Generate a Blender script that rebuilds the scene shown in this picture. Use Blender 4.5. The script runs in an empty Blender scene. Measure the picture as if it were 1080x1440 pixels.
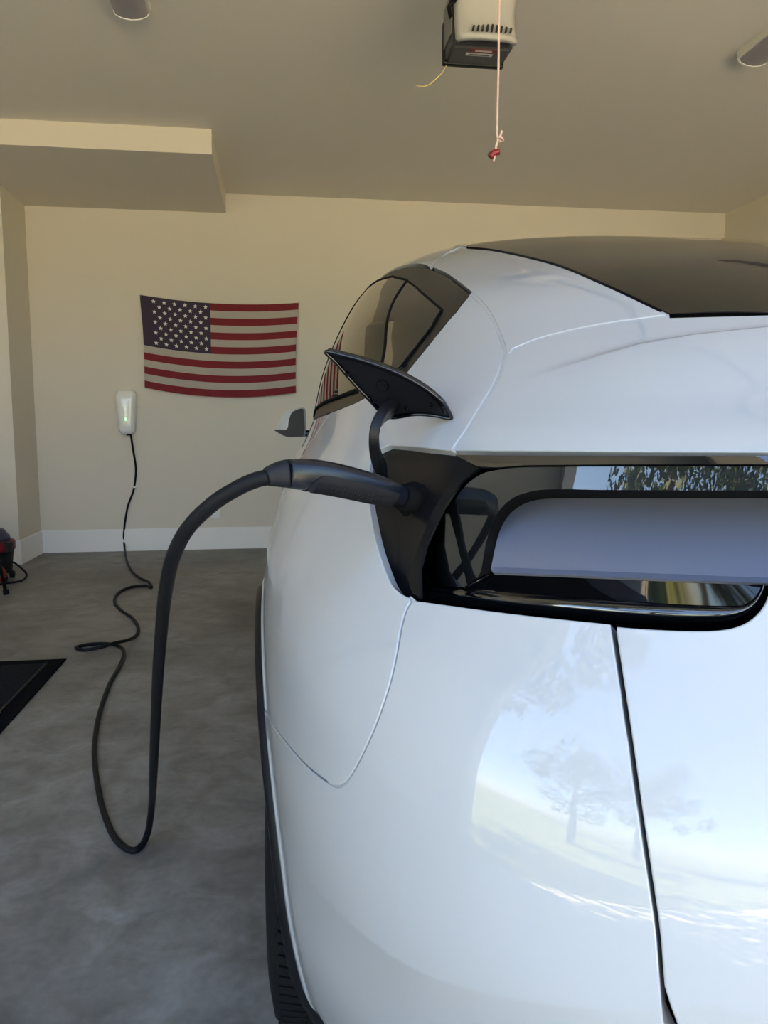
import bpy, bmesh, math, random
import numpy as np
from mathutils import Vector, Matrix, geometry
random.seed(7); np.random.seed(7)
SC = bpy.context.scene
COL = SC.collection

# ------------------------------------------------------------------ camera
F, CX, CY, HC = 1082.0, 540.0, 720.0, 1.05          # focal length in pixels of the 1080x1440 frame, eye height
PS, TH = math.radians(7.9), math.radians(6.5)       # yaw to the right of the garage axis, pitch down
cam_d = bpy.data.cameras.new('camera'); cam = bpy.data.objects.new('camera', cam_d); COL.objects.link(cam)
cam_d.sensor_fit = 'VERTICAL'; cam_d.sensor_height = 36.0; cam_d.lens = 36.0 * F / 1440.0
cam_d.clip_start = 0.02; cam_d.clip_end = 500
cam.location = (0, 0, HC); cam.rotation_euler = (math.pi/2 - TH, 0, -PS)
SC.camera = cam

# ------------------------------------------------------------------ sky, sun, exposure
SUN = Vector((-0.42, 0.50, 0.76)).normalized()     # direction towards the sun: over the house, from the left
w = bpy.data.worlds.new('sky'); SC.world = w; w.use_nodes = True
nt = w.node_tree; bg = nt.nodes['Background']
sky = nt.nodes.new('ShaderNodeTexSky'); sky.sky_type = 'NISHITA'; sky.sun_disc = False
sky.sun_elevation = math.asin(SUN.z); sky.sun_rotation = math.atan2(SUN.x, SUN.y)
sky.altitude = 100; sky.air_density = 1.0; sky.dust_density = 0.6; sky.ozone_density = 1.0
nt.links.new(sky.outputs[0], bg.inputs[0]); bg.inputs[1].default_value = 0.22
sd = bpy.data.lights.new('sun_offscreen', 'SUN'); so = bpy.data.objects.new('sun_offscreen', sd); COL.objects.link(so)
sd.energy = 14.5; sd.color = (1.0, 0.81, 0.54); sd.angle = math.radians(0.6)
so.rotation_euler = SUN.to_track_quat('Z', 'Y').to_euler(); so.location = SUN * 30
SC.view_settings.view_transform = 'Standard'; SC.view_settings.look = 'None'
SC.view_settings.gamma = 1.0; SC.view_settings.use_curve_mapping = False
SC.view_settings.exposure = 2.2
SC.cycles.max_bounces = 14; SC.cycles.diffuse_bounces = 8; SC.cycles.glossy_bounces = 5
SC.cycles.transmission_bounces = 8; SC.cycles.transparent_max_bounces = 12
SC.cycles.sample_clamp_indirect = 8.0

# ------------------------------------------------------------------ materials
MATS = {}
def mat(name, col, rough=0.5, metal=0.0, coat=0.0, coat_rough=0.02, spec=0.5, emit=None, estr=0.0, noise=None, bump=None, ior=1.5, trans=0.0):
    """noise=(scale, colour2, detail, lo, hi), bump=(scale, strength, distance)"""
    m = bpy.data.materials.new(name); m.use_nodes = True; MATS[name] = m
    N = m.node_tree.nodes; L = m.node_tree.links; b = N['Principled BSDF']
    b.inputs['Base Color'].default_value = (*col, 1); b.inputs['Roughness'].default_value = rough
    b.inputs['Metallic'].default_value = metal; b.inputs['Coat Weight'].default_value = coat
    b.inputs['Coat Roughness'].default_value = coat_rough; b.inputs['Specular IOR Level'].default_value = spec
    b.inputs['IOR'].default_value = ior; b.inputs['Transmission Weight'].default_value = trans
    if emit: b.inputs['Emission Color'].default_value = (*emit, 1); b.inputs['Emission Strength'].default_value = estr
    if noise or bump: tc = N.new('ShaderNodeTexCoord')
    if noise:
        nz = N.new('ShaderNodeTexNoise'); nz.inputs['Scale'].default_value = noise[0]; nz.inputs['Detail'].default_value = noise[2]
        L.new(tc.outputs['Object'], nz.inputs['Vector'])
        r = N.new('ShaderNodeValToRGB'); r.color_ramp.elements[0].position = noise[3]; r.color_ramp.elements[1].position = noise[4]
        r.color_ramp.elements[0].color = (*col, 1); r.color_ramp.elements[1].color = (*noise[1], 1)
        L.new(nz.outputs['Fac'], r.inputs[0]); L.new(r.outputs[0], b.inputs['Base Color'])
    if bump:
        nb = N.new('ShaderNodeTexNoise'); nb.inputs['Scale'].default_value = bump[0]; nb.inputs['Detail'].default_value = 4
        L.new(tc.outputs['Object'], nb.inputs['Vector'])
        bp = N.new('ShaderNodeBump'); bp.inputs['Strength'].default_value = bump[1]; bp.inputs['Distance'].default_value = bump[2]
        L.new(nb.outputs['Fac'], bp.inputs['Height']); L.new(bp.outputs[0], b.inputs['Normal'])
    return m
mat('paint', (0.425, 0.42, 0.415), 0.35, coat=1.0, coat_rough=0.015, spec=0.3)
mat('gloss_black', (0.003, 0.003, 0.004), 0.05, spec=0.5)
mat('lamp_black', (0.003, 0.003, 0.004), 0.03, spec=1.0, coat=1.0, coat_rough=0.0)
mat('satin_black', (0.005, 0.005, 0.006), 0.36, spec=0.22)
mat('trim_black', (0.008, 0.007, 0.006), 0.35, spec=0.3)
mat('cladding', (0.006, 0.006, 0.007), 0.5, spec=0.18)
mat('shell_black', (0.004, 0.004, 0.004), 0.8, spec=0.08)
mat('roof_tint', (0.003, 0.0028, 0.0025), 0.0, spec=0.18)
mat('tint_glass', (0.003, 0.0028, 0.0025), 0.0, spec=0.5)
mat('grey_panel', (0.18, 0.19, 0.245), 0.42, metal=0.35, bump=(900, 0.05, 0.001))
mat('guide_grey', (0.035, 0.036, 0.038), 0.25, spec=0.3)
mat('chrome', (0.75, 0.76, 0.8), 0.12, metal=1.0)
mat('rubber', (0.007, 0.007, 0.007), 0.7, spec=0.15, bump=(120, 0.25, 0.002))
mat('alloy', (0.16, 0.165, 0.17), 0.3, metal=0.9)
mat('connector', (0.006, 0.007, 0.011), 0.27, spec=0.4)
mat('grip', (0.010, 0.0105, 0.013), 0.55, spec=0.2)
mat('cable', (0.007, 0.007, 0.008), 0.5, spec=0.13)
mat('mirror', (0.5, 0.52, 0.55), 0.02, metal=1.0)
mat('wall', (0.70, 0.65, 0.565), 0.75, bump=(140, 0.06, 0.002))
mat('ceiling', (0.74, 0.70, 0.63), 0.8, bump=(160, 0.06, 0.002))
mat('base_white', (0.84, 0.83, 0.82), 0.45)
mat('white_plastic', (0.80, 0.80, 0.78), 0.3)
mat('charger_white', (0.82, 0.83, 0.82), 0.12, coat=0.6)
mat('green_led', (0.05, 0.4, 0.08), 0.4, emit=(0.2, 1.0, 0.3), estr=0.9)
mat('opener_white', (0.40, 0.385, 0.365), 0.45)
mat('opener_grey', (0.055, 0.055, 0.058), 0.4)
mat('slot', (0.01, 0.01, 0.01), 0.7)
mat('metal', (0.33, 0.32, 0.30), 0.4, metal=0.9)
mat('red', (0.20, 0.010, 0.012), 0.4)
mat('sticker_red', (0.16, 0.025, 0.02), 0.5)
mat('sticker_white', (0.55, 0.53, 0.50), 0.5)
mat('sticker_ink', (0.12, 0.11, 0.10), 0.6)
mat('rope', (0.60, 0.42, 0.36), 0.8, bump=(600, 0.5, 0.002))
mat('yellow_wire', (0.55, 0.46, 0.16), 0.5)
mat('fixture', (0.29, 0.27, 0.30), 0.35)
mat('fixture_rim', (0.72, 0.70, 0.66), 0.4)
mat('flag_red', (0.19, 0.009, 0.017), 0.8, bump=(300, 0.2, 0.001))
mat('flag_white', (0.43, 0.39, 0.345), 0.8, bump=(300, 0.2, 0.001))
mat('flag_blue', (0.040, 0.028, 0.055), 0.8, bump=(300, 0.2, 0.001))
mat('star_white', (0.72, 0.69, 0.66), 0.8)
mat('mat_rubber', (0.006, 0.007, 0.009), 0.9, spec=0.1, noise=(90, (0.013, 0.014, 0.017), 3, .4, .62), bump=(400, .6, .003))
mat('vac_black', (0.006, 0.006, 0.007), 0.5, spec=0.2)
mat('mat_border', (0.006, 0.006, 0.007), 0.9, spec=0.03)
mat('vac_blue', (0.03, 0.035, 0.09), 0.4)
mat('concrete', (0.16, 0.155, 0.145), 0.5)
mat('driveway', (0.56, 0.51, 0.43), 0.9, noise=(2.2, (0.64, 0.59, 0.50), 6, .35, .7))
mat('lawn', (0.13, 0.16, 0.035), 0.95, noise=(0.9, (0.20, 0.21, 0.06), 6, .4, .6))
mat('bark', (0.10, 0.075, 0.05), 0.9)
mat('leaf', (0.035, 0.06, 0.018), 0.7)
mat('siding', (0.55, 0.53, 0.50), 0.8)
mat('roof', (0.10, 0.09, 0.085), 0.9)
mat('asphalt', (0.09, 0.09, 0.09), 0.9)

def floor_material():
    m = MATS['concrete']; N = m.node_tree.nodes; L = m.node_tree.links; b = N['Principled BSDF']
    tc = N.new('ShaderNodeTexCoord')
    def nz(scale, detail, rough, dist=0.0):
        n = N.new('ShaderNodeTexNoise'); n.inputs['Scale'].default_value = scale; n.inputs['Detail'].default_value = detail
        n.inputs['Roughness'].default_value = rough; n.inputs['Distortion'].default_value = dist
        L.new(tc.outputs['Object'], n.inputs['Vector']); return n
    a, c, d = nz(1.3, 8, .62, .4), nz(7.0, 6, .6, .8), nz(45, 3, .5)
    def ramp(src, stops):
        r = N.new('ShaderNodeValToRGB'); e = r.color_ramp.elements
        e[0].position, e[0].color = stops[0]; e[1].position, e[1].color = stops[-1]
        for p, cc in stops[1:-1]:
            k = e.new(p); k.color = cc
        L.new(src.outputs['Fac'], r.inputs[0]); return r
    base = ramp(a, [(.30, (.118, .110, .098, 1)), (.5, (.198, .188, .172, 1)), (.72, (.275, .265, .247, 1))])
    mid = ramp(c, [(.32, (.66, .65, .63, 1)), (.5, (.95, .95, .95, 1)), (.66, (1.22, 1.22, 1.24, 1))])
    fine = ramp(d, [(.3, (.9, .9, .9, 1)), (.7, (1.08, 1.08, 1.08, 1))])
    m1 = N.new('ShaderNodeMix'); m1.data_type = 'RGBA'; m1.blend_type = 'MULTIPLY'; m1.inputs[0].default_value = 1
    m2 = N.new('ShaderNodeMix'); m2.data_type = 'RGBA'; m2.blend_type = 'MULTIPLY'; m2.inputs[0].default_value = 1
    L.new(base.outputs[0], m1.inputs[6]); L.new(mid.outputs[0], m1.inputs[7])
    L.new(m1.outputs[2], m2.inputs[6]); L.new(fine.outputs[0], m2.inputs[7]); L.new(m2.outputs[2], b.inputs['Base Color'])
    rr = N.new('ShaderNodeMapRange'); rr.inputs[3].default_value = .38; rr.inputs[4].default_value = .62
    L.new(c.outputs['Fac'], rr.inputs[0]); L.new(rr.outputs[0], b.inputs['Roughness'])
    bp = N.new('ShaderNodeBump'); bp.inputs['Strength'].default_value = .15; bp.inputs['Distance'].default_value = .004
    L.new(c.outputs['Fac'], bp.inputs['Height']); L.new(bp.outputs[0], b.inputs['Normal'])
floor_material()

def lens_material():
    m = bpy.data.materials.new('lens'); m.use_nodes = True; MATS['lens'] = m
    N = m.node_tree.nodes; L = m.node_tree.links; N.remove(N['Principled BSDF']); out = N['Material Output']
    t = N.new('ShaderNodeBsdfTransparent'); t.inputs[0].default_value = (.62, .62, .64, 1)
    g = N.new('ShaderNodeBsdfGlossy'); g.inputs['Roughness'].default_value = 0.0
    f = N.new('ShaderNodeFresnel'); f.inputs[0].default_value = 1.9
    x = N.new('ShaderNodeMixShader'); L.new(f.outputs[0], x.inputs[0]); L.new(t.outputs[0], x.inputs[1]); L.new(g.outputs[0], x.inputs[2])
    L.new(x.outputs[0], out.inputs[0])
lens_material()

# ------------------------------------------------------------------ object helpers
def link(name, me, m, parent=None, smooth=False):
    o = bpy.data.objects.new(name, me); COL.objects.link(o)
    if m and not me.materials: me.materials.append(MATS[m])
    if parent: o.parent = parent
    if smooth:
        for p in me.polygons: p.use_smooth = True
    return o
def from_bm(name, bm, m, parent=None, smooth=False, normals=True):
    if normals: bmesh.ops.recalc_face_normals(bm, faces=bm.faces)
    me = bpy.data.meshes.new(name); bm.to_mesh(me); bm.free()
    return link(name, me, m, parent, smooth)
def from_np(name, V, Fc, m, parent=None, smooth=False):
    me = bpy.data.meshes.new(name); me.from_pydata([tuple(map(float, v)) for v in V], [], [tuple(map(int, f)) for f in Fc]); me.update()
    return link(name, me, m, parent, smooth)
def tag(o, label, cat=None, group=None, kind=None):
    o['label'] = label
    if cat: o['category'] = cat
    if group: o['group'] = group
    if kind: o['kind'] = kind
    return o
def struct(o, label, cat=None):
    return tag(o, label, cat or o.name.split('_')[0], kind='structure')
def empty(name, loc=(0, 0, 0), rz=0.0):
    o = bpy.data.objects.new(name, None); COL.objects.link(o); o.location = loc; o.rotation_euler = (0, 0, rz); o.empty_display_size = .1; return o
def box(bm, a, b):
    """axis aligned box between corners a and b"""
    m = Matrix.Translation([(p + q)/2 for p, q in zip(a, b)]) @ Matrix.Diagonal([abs(q - p) for p, q in zip(a, b)] + [1])
    return bmesh.ops.create_cube(bm, size=1, matrix=m)['verts']
def boxo(name, a, b, m, parent=None, bev=0.0, seg=2):
    bm = bmesh.new(); box(bm, a, b)
    if bev: bmesh.ops.bevel(bm, geom=bm.edges[:], offset=bev, segments=seg, affect='EDGES', profile=.6)
    return from_bm(name, bm, m, parent, smooth=False)
def catmull(pts, per=10, closed=False):
    P = [np.array(p, float) for p in pts]; n = len(P); out = []
    rng = range(n if closed else n - 1)
    for i in rng:
        p0, p1, p2, p3 = (P[(i-1) % n] if closed or i > 0 else 2*P[0]-P[1]), P[i], P[(i+1) % n], (P[(i+2) % n] if closed or i+2 < n else 2*P[-1]-P[-2])
        for k in range(per):
            t = k/per
            out.append(.5*((2*p1) + (-p0+p2)*t + (2*p0-5*p1+4*p2-p3)*t*t + (-p0+3*p1-3*p2+p3)*t**3))
    if not closed: out.append(P[-1])
    return np.array(out)
def resample(pts, n):
    P = np.array(pts, float); d = np.r_[0, np.cumsum(np.linalg.norm(np.diff(P, axis=0), axis=1))]
    s = np.linspace(0, d[-1], n); return np.stack([np.interp(s, d, P[:, k]) for k in range(P.shape[1])], -1)
def sweep(name, path, m, parent=None, rad=.01, seg=12, prof=None, up=(0, 0, 1), caps=True, smooth=True):
    """tube along a path; rad may be one number, a list of radii, or a list of (side, up) radii; prof an own section"""
    P = np.array(path, float); n = len(P); T = np.gradient(P, axis=0); T /= np.linalg.norm(T, axis=1)[:, None] + 1e-12
    u = np.array(up, float)
    if prof is None: prof = [(math.cos(2*math.pi*k/seg), math.sin(2*math.pi*k/seg)) for k in range(seg)]
    V, Fc = [], []; q = len(prof)
    s_prev = None
    for i in range(n):
        if s_prev is None:
            s = np.cross(T[i], u)
            if np.linalg.norm(s) < 1e-3: s = np.cross(T[i], (1, 0, 0))
        else:
            s = s_prev - T[i]*np.dot(s_prev, T[i])
        s = s/np.linalg.norm(s); s_prev = s; b = np.cross(s, T[i])
        r = rad[i] if isinstance(rad, list) else rad
        rs, ru = r if hasattr(r, '__len__') else (r, r)
        for a, c in prof: V.append(P[i] + s*a*rs + b*c*ru)
    for i in range(n-1):
        for k in range(q):
            Fc.append((i*q+k, i*q+(k+1) % q, (i+1)*q+(k+1) % q, (i+1)*q+k))
    if caps: Fc.append(tuple(range(q))[::-1]); Fc.append(tuple((n-1)*q+k for k in range(q)))
    bm = bmesh.new(); vs = [bm.verts.new(v) for v in V]
    for f in Fc: bm.faces.new([vs[k] for k in f])
    o = from_bm(name, bm, m, parent, smooth)
    return o
def lathe(name, prof, m, parent=None, seg=48, axis='x', smooth=True, closed=True):
    """revolve (along, radius) pairs about an axis"""
    bm = bmesh.new(); rings = []
    for k in range(seg):
        a = 2*math.pi*k/seg; c, s = math.cos(a), math.sin(a); r_ = []
        for p, r in prof:
            co = {'x': (p, r*c, r*s), 'z': (r*c, r*s, p), 'y': (r*c, p, r*s)}[axis]; r_.append(bm.verts.new(co))
        rings.append(r_)
    n = len(prof)
    for k in range(seg):
        A, B = rings[k], rings[(k+1) % seg]
        for i in range(n if closed else n-1):
            j = (i+1) % n; bm.faces.new((A[i], A[j], B[j], B[i]))
    bmesh.ops.remove_doubles(bm, verts=bm.verts, dist=1e-6)
    return from_bm(name, bm, m, parent, smooth)

# ------------------------------------------------------------------ pixel rays
def basis():
    fw = np.array([math.sin(PS)*math.cos(TH), math.cos(PS)*math.cos(TH), -math.sin(TH)])
    r = np.array([math.cos(PS), -math.sin(PS), 0.]); return r, np.cross(r, fw), fw
BR, BU, BF = basis(); EYE = np.array([0, 0, HC])
def ray(px, py): return BF + BR*((px-CX)/F) + BU*((CY-py)/F)
def atY(px, py, Y): d = ray(px, py); return EYE + d*(Y/d[1])
def atZ(px, py, Z): d = ray(px, py); return EYE + d*((Z-HC)/d[2])
def proj(P):
    d = np.asarray(P, float) - EYE; z = d@BF; return np.stack([CX + F*(d@BR)/z, CY - F*(d@BU)/z], -1)

# ================================================================== THE SETTING
D = 6.59          # back wall
H = 2.905         # ceiling
XL, XR = -1.93, 3.97   # left corner of the back wall, right wall
XJ, YJ = -1.90, 6.05   # jog of the left wall: a pier stands proud by the back corner
XLL = -3.1             # left garage wall
YD = 0.35             # the wall with the big garage door opening, behind the camera
OX0, OX1, OZ = -2.7, 3.6, 2.72
def slab(name, a, b, m, label): return struct(boxo(name, a, b, m), label)
floor = slab('floor', (XLL-.15, YD-.15, -.15), (XR+.15, D+.15, 0), 'concrete', 'bare grey concrete garage floor with darker blotches')
slab('wall_back', (XLL, D, 0), (XR, D+.15, H), 'wall', 'beige painted back wall of the garage')
slab('wall_right', (XR, YD, 0), (XR+.15, D+.15, H), 'wall', 'beige right garage wall meeting the back corner')
slab('wall_left', (XLL-.15, YD, 0), (XLL, D+.15, H), 'wall', 'beige left garage wall out of view')
slab('wall_pier', (XLL, YJ, 0), (XL, D, H), 'wall', 'beige wall pier jutting out at the back left corner')
slab('ceiling', (XLL-.15, YD-.15, H), (XR+.15, D+.15, H+.15), 'ceiling', 'beige painted flat garage ceiling')
sp = atZ(298, 217, 2.753)
slab('ceiling_soffit', (XLL, float(sp[1]), 2.753), (float(sp[0]), D, H), 'wall', 'boxed-in beige soffit under the ceiling at the back left')
slab('wall_front_header', (OX0, YD-.15, OZ), (OX1, YD, H), 'wall', 'wall above the garage door opening')
slab('wall_front_left', (XLL-.15, YD-.15, 0), (OX0, YD, H), 'wall', 'wall on the left of the garage door opening')
slab('wall_front_right', (OX1, YD-.15, 0), (XR+.15, YD, H), 'wall', 'wall on the right of the garage door opening')
def baseboard(name, a, b, label):
    bm = bmesh.new(); vs = box(bm, a, b)
    top = [e for e in bm.edges if all(abs(v.co.z - b[2]) < 1e-5 for v in e.verts)]
    bmesh.ops.bevel(bm, geom=top, offset=.006, segments=2, affect='EDGES')
    return struct(from_bm(name, bm, 'base_white'), label, 'baseboard')
baseboard('baseboard_back', (XL, D-.016, 0), (XR, D, .185), 'white baseboard along the back wall')
baseboard('baseboard_pier_side', (XL, YJ, 0), (XL+.016, D-.016, .185), 'white baseboard on the side of the wall pier')
baseboard('baseboard_pier_front', (XLL, YJ-.016, 0), (XL+.016, YJ, .185), 'white baseboard across the front of the wall pier')
baseboard('baseboard_right', (XR-.016, YD, 0), (XR, D-.016, .185), 'white baseboard along the right wall')
# roof above (throws the shade at the door)
bm = bmesh.new()
for v in [(-3.6, YD-.2, H+.16), (4.5, YD-.2, H+.16), (4.5, 7.2, H+.16), (-3.6, 7.2, H+.16), (-3.6, 3.2, 4.4), (4.5, 3.2, 4.4)]: bm.verts.new(v)
bm.verts.ensure_lookup_table(); V_ = bm.verts
for f in [(0, 1, 5, 4), (2, 3, 4, 5), (0, 4, 3), (1, 2, 5), (0, 3, 2, 1)]: bm.faces.new([V_[i] for i in f])
struct(from_bm('roof', bm, 'roof'), 'dark shingled garage roof')

# outside, behind the camera: what the paint and the lamp mirror
bm = bmesh.new(); box(bm, (-2.6, -16, -.12), (4.6, YD-.15, -.01)); struct(from_bm('driveway', bm, 'driveway'), 'pale concrete driveway outside the garage')
bm = bmesh.new(); box(bm, (-90, -110, -.3), (90, YD-.15, -.03)); struct(from_bm('lawn', bm, 'lawn'), 'yellow green lawn around the driveway')
bm = bmesh.new(); box(bm, (-90, -23, -.2), (90, -16, -.012)); struct(from_bm('street', bm, 'asphalt'), 'grey street beyond the driveway')
def tree(x, y, h, seed, label):
    t = empty('tree', (x, y, -.02)); rnd = np.random.RandomState(seed)
    pts = catmull([(0, 0, 0), (.1, .05, h*.2), (-.05, .1, h*.42), (.1, 0, h*.7)], 5)
    sweep('trunk', pts, 'bark', t, rad=list(np.linspace(h*.035, h*.012, len(pts))), seg=9)
    for k in range(5):
        a = k*1.3 + seed; b0 = pts[int(len(pts)*(.45+.1*k))] if int(len(pts)*(.45+.1*k)) < len(pts) else pts[-1]
        b1 = b0 + np.array([math.cos(a)*h*.25, math.sin(a)*h*.25, h*.16])
        sweep('branch', catmull([b0, (b0+b1)/2+np.array([0, 0, -.1]), b1], 4), 'bark', t, rad=list(np.linspace(h*.012, h*.004, 9)), seg=6)
    V, Fc = [], []
    for c in range(34):
        cc = np.array([rnd.normal(0, h*.17), rnd.normal(0, h*.17), h*(.62+rnd.normal(0, .14))]); rr = h*rnd.uniform(.07, .14)
        for k in range(110):
            d = rnd.normal(size=3); d /= np.linalg.norm(d); p = cc + d*rr*rnd.uniform(.6, 1.05); s = h*.018
            a1 = rnd.normal(size=3); a1 /= np.linalg.norm(a1); a2 = np.cross(a1, d); i = len(V)
            V += [p-a1*s, p+a2*s*.6, p+a1*s, p-a2*s*.6]; Fc.append((i, i+1, i+2, i+3))
    o = from_np('foliage', V, Fc, 'leaf', t); o['kind'] = 'stuff'
    tag(t, label, 'tree')
tree(-11.5, -6.5, 7, 3, 'leafy oak tree on the lawn left of the driveway')
tree(-6.0, 1.3, 9.5, 31, 'unseen dense tall tree added beside the garage to shade the drive')  # out of view, added so its canopy shades the ground left of the door
tree(-13.5, -13.0, 9, 21, 'big shade tree on the far left of the lawn')
tree(-4.6, -25.5, 9, 5, 'broad tree across the street from the driveway')
tree(10.5, -26, 8, 8, 'tall tree across the street behind the lawn')
tree(9.0, -9.0, 6.5, 11, 'small tree on the lawn right of the driveway')
nh = empty('neighbour_house', (2.5, -34, -.02))
boxo('wall', (-7, -4, 0), (7, 4, 3.4), 'siding', nh)
bm = bmesh.new()
for v in [(-7.6, 4.6, 3.3), (7.6, 4.6, 3.3), (7.6, -4.6, 3.3), (-7.6, -4.6, 3.3), (-5, 0, 5.8), (5, 0, 5.8)]: bm.verts.new(v)
bm.verts.ensure_lookup_table(); V_ = bm.verts
for f in [(0, 1, 5, 4), (2, 3, 4, 5), (3, 0, 4), (1, 2, 5), (0, 3, 2, 1)]: bm.faces.new([V_[i] for i in f])
from_bm('roof', bm, 'roof', nh)
for x in (-5, -2, 4.5): boxo('window', (x-.6, 3.99, 1.0), (x+.6, 4.04, 2.2), 'tint_glass', nh)
tag(nh, 'pale single storey house across the street', 'house')

# ================================================================== THE CAR
CARO = np.array([-.032, 1.36, 0.]); CA = math.radians(2.7); XC = .96     # left rear wheel line, heading, half width
MW = np.stack([[math.cos(CA), -math.sin(CA), 0], [math.sin(CA), math.cos(CA), 0], [0, 0, 1.]])
def toW(P): return np.asarray(P)@MW + CARO
def toL(P): return (np.asarray(P)-CARO)@MW.T
CL = toL(EYE)
def pchip(xs, ys):
    xs = np.array(xs, float); ys = np.array(ys, float); h = np.diff(xs); d = np.diff(ys)/h; m = np.zeros_like(xs)
    for i in range(1, len(xs)-1):
        if d[i-1]*d[i] > 0:
            w1 = 2*h[i]+h[i-1]; w2 = h[i]+2*h[i-1]; m[i] = (w1+w2)/(w1/d[i-1]+w2/d[i])
    m[0] = d[0]; m[-1] = d[-1]
    def f(x):
        x = np.clip(x, xs[0], xs[-1]); i = np.clip(np.searchsorted(xs, x, side='right')-1, 0, len(xs)-2); t = (x-xs[i])/h[i]
        return (2*t**3-3*t**2+1)*ys[i]+(t**3-2*t**2+t)*h[i]*m[i]+(-2*t**3+3*t**2)*ys[i+1]+(t**3-t**2)*h[i]*m[i+1]
    return f
# body: at every height z a rounded plan curve; half width, rear end, front end, squareness
Wz = pchip([.15, .22, .3, .5, .7, .82, .89, .94, .98, 1.03, 1.2, 1.35, 1.45, 1.52, 1.57, 1.61, 1.625], [.90, .93, .952, .958, .962, .955, .937, .920, .905, .875, .832, .772, .715, .645, .55, .37, .04])
YRz = pchip([.15, .25, .45, .6, .66, .80, .9, 1.0, 1.03, 1.08, 1.157, 1.265, 1.37, 1.45, 1.52, 1.575, 1.61, 1.625], [-.7, -.80, -.95, -.985, -.98, -.955, -.925, -.895, -.875, -.78, -.62, -.36, 0.0, .30, .58, .88, 1.15, 1.45])
NNz = pchip([.15, .6, .75, .9, 1.0, 1.1, 1.3, 1.6], [3.2, 3.2, 3.1, 2.75, 2.6, 2.8, 3.0, 3.0])
Y0z = pchip([.15, .6, .9, 1.0, 1.1, 1.2, 1.5, 1.63], [.30, .30, .35, .45, .8, 1.2, 1.5, 1.6])
Y1z = pchip([.15, .9, 1.0, 1.2, 1.5, 1.63], [2.45, 2.4, 1.9, 1.55, 1.55, 1.62])
YFz = pchip([.15, .5, .72, .86, .98, 1.03, 1.3, 1.5, 1.6, 1.63], [3.6, 3.76, 3.70, 3.45, 2.75, 2.55, 2.10, 1.82, 1.68, 1.64])
def sect(y, z):
    """half width of the body at (y, z)"""
    y, z = np.broadcast_arrays(np.asarray(y, float), np.asarray(z, float)); n = NNz(z); y0 = Y0z(z); y1 = Y1z(z)
    qr = np.clip((y0-y)/(y0-YRz(z)), 0, 1); qf = np.clip((y-y1)/(YFz(z)-y1), 0, 1)
    q = np.where(y < y0, qr, qf); q = np.where((y >= y0) & (y <= y1), 0, q)
    return Wz(z)*(1-q**n)**(1/n)
def g(P):
    x, y, z = P[..., 0], P[..., 1], P[..., 2]; n = NNz(z); y0 = Y0z(z); y1 = Y1z(z)
    dx = np.abs(XC-x)/Wz(z); q = np.maximum(np.clip((y0-y)/(y0-YRz(z)), 0, None), np.clip((y-y1)/(YFz(z)-y1), 0, None))
    v = dx**n+q**n-1
    return np.where(z > 1.6245, np.maximum(v, z-1.62), v)
def rayL(px, py):
    px = np.asarray(px, float); py = np.asarray(py, float)
    d = BF[None]+BR[None]*((px-CX)/F)[:, None]+BU[None]*((CY-py)/F)[:, None]; return d@MW.T
def hit(px, py):
    d = rayL(np.atleast_1d(px), np.atleast_1d(py)); N = len(d); ts = np.concatenate([np.linspace(.2, 1.5, 110), np.linspace(1.52, 4.0, 110)])
    lo = np.zeros(N); hi = np.zeros(N); done = np.zeros(N, bool); best = np.full(N, 9e9); bt = np.zeros(N)
    for k, t in enumerate(ts):
        v = g(CL+d*t); m = (v < best) & ~done; best[m] = v[m]; bt[m] = t
        m = (v < 0) & ~done; lo[m] = ts[max(k-1, 0)]; hi[m] = t; done |= m
        if done.all(): break
    for _ in range(26):
        mid = (lo+hi)/2; ins = g(CL+d*mid[:, None]) < 0; hi = np.where(ins, mid, hi); lo = np.where(ins, lo, mid)
    return CL+d*np.where(done, hi, bt)[:, None]
def hits(pts): a = np.array(pts, float); return hit(a[:, 0], a[:, 1])
def toPx(P): return proj(toW(P))
def zsolve(x, y):
    lo = np.full(np.shape(x), .95); hi = np.full(np.shape(x), 1.6249)
    for _ in range(30):
        mid = (lo+hi)/2; ins = g(np.stack([x, y, mid], -1)) < 0; lo = np.where(ins, mid, lo); hi = np.where(ins, hi, mid)
    return (lo+hi)/2
def sstep(a, b, x): t = np.clip((x-a)/(b-a), 0, 1); return t*t*(3-2*t)
# four ways to lay a panel out; each maps 2D coordinates onto the body
def map_px(U): return hit(U[:, 0], U[:, 1])
def map_yz(U): return np.stack([XC-sect(U[:, 0], U[:, 1]), U[:, 0], U[:, 1]], -1)
def map_xy(U): return np.stack([U[:, 0], U[:, 1], zsolve(U[:, 0], U[:, 1])], -1)
def map_tz(U):
    t, z = U[:, 0]/1.5, U[:, 1]; th = np.clip(t, 0, 1)*np.pi/2; n = NNz(z); L_ = Y0z(z)-YRz(z)
    return np.stack([XC-Wz(z)*np.cos(th)**(2/n), Y0z(z)-L_*np.sin(th)**(2/n), z], -1)
def inv_tz(P):
    P = np.asarray(P); z = P[:, 2]; n = NNz(z); a = np.clip((Y0z(z)-P[:, 1])/(Y0z(z)-YRz(z)), 0, None)**(n/2); b = (np.abs(XC-P[:, 0])/Wz(z))**(n/2)
    return np.stack([np.arctan2(a, b)/(np.pi/2)*1.5, z], -1)
MAPS = {'px': (map_px, lambda P: toPx(P), 1.0), 'yz': (map_yz, lambda P: np.asarray(P)[:, 1:3], .002), 'xy': (map_xy, lambda P: np.asarray(P)[:, :2], .002), 'tz': (map_tz, inv_tz, .002)}

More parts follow.
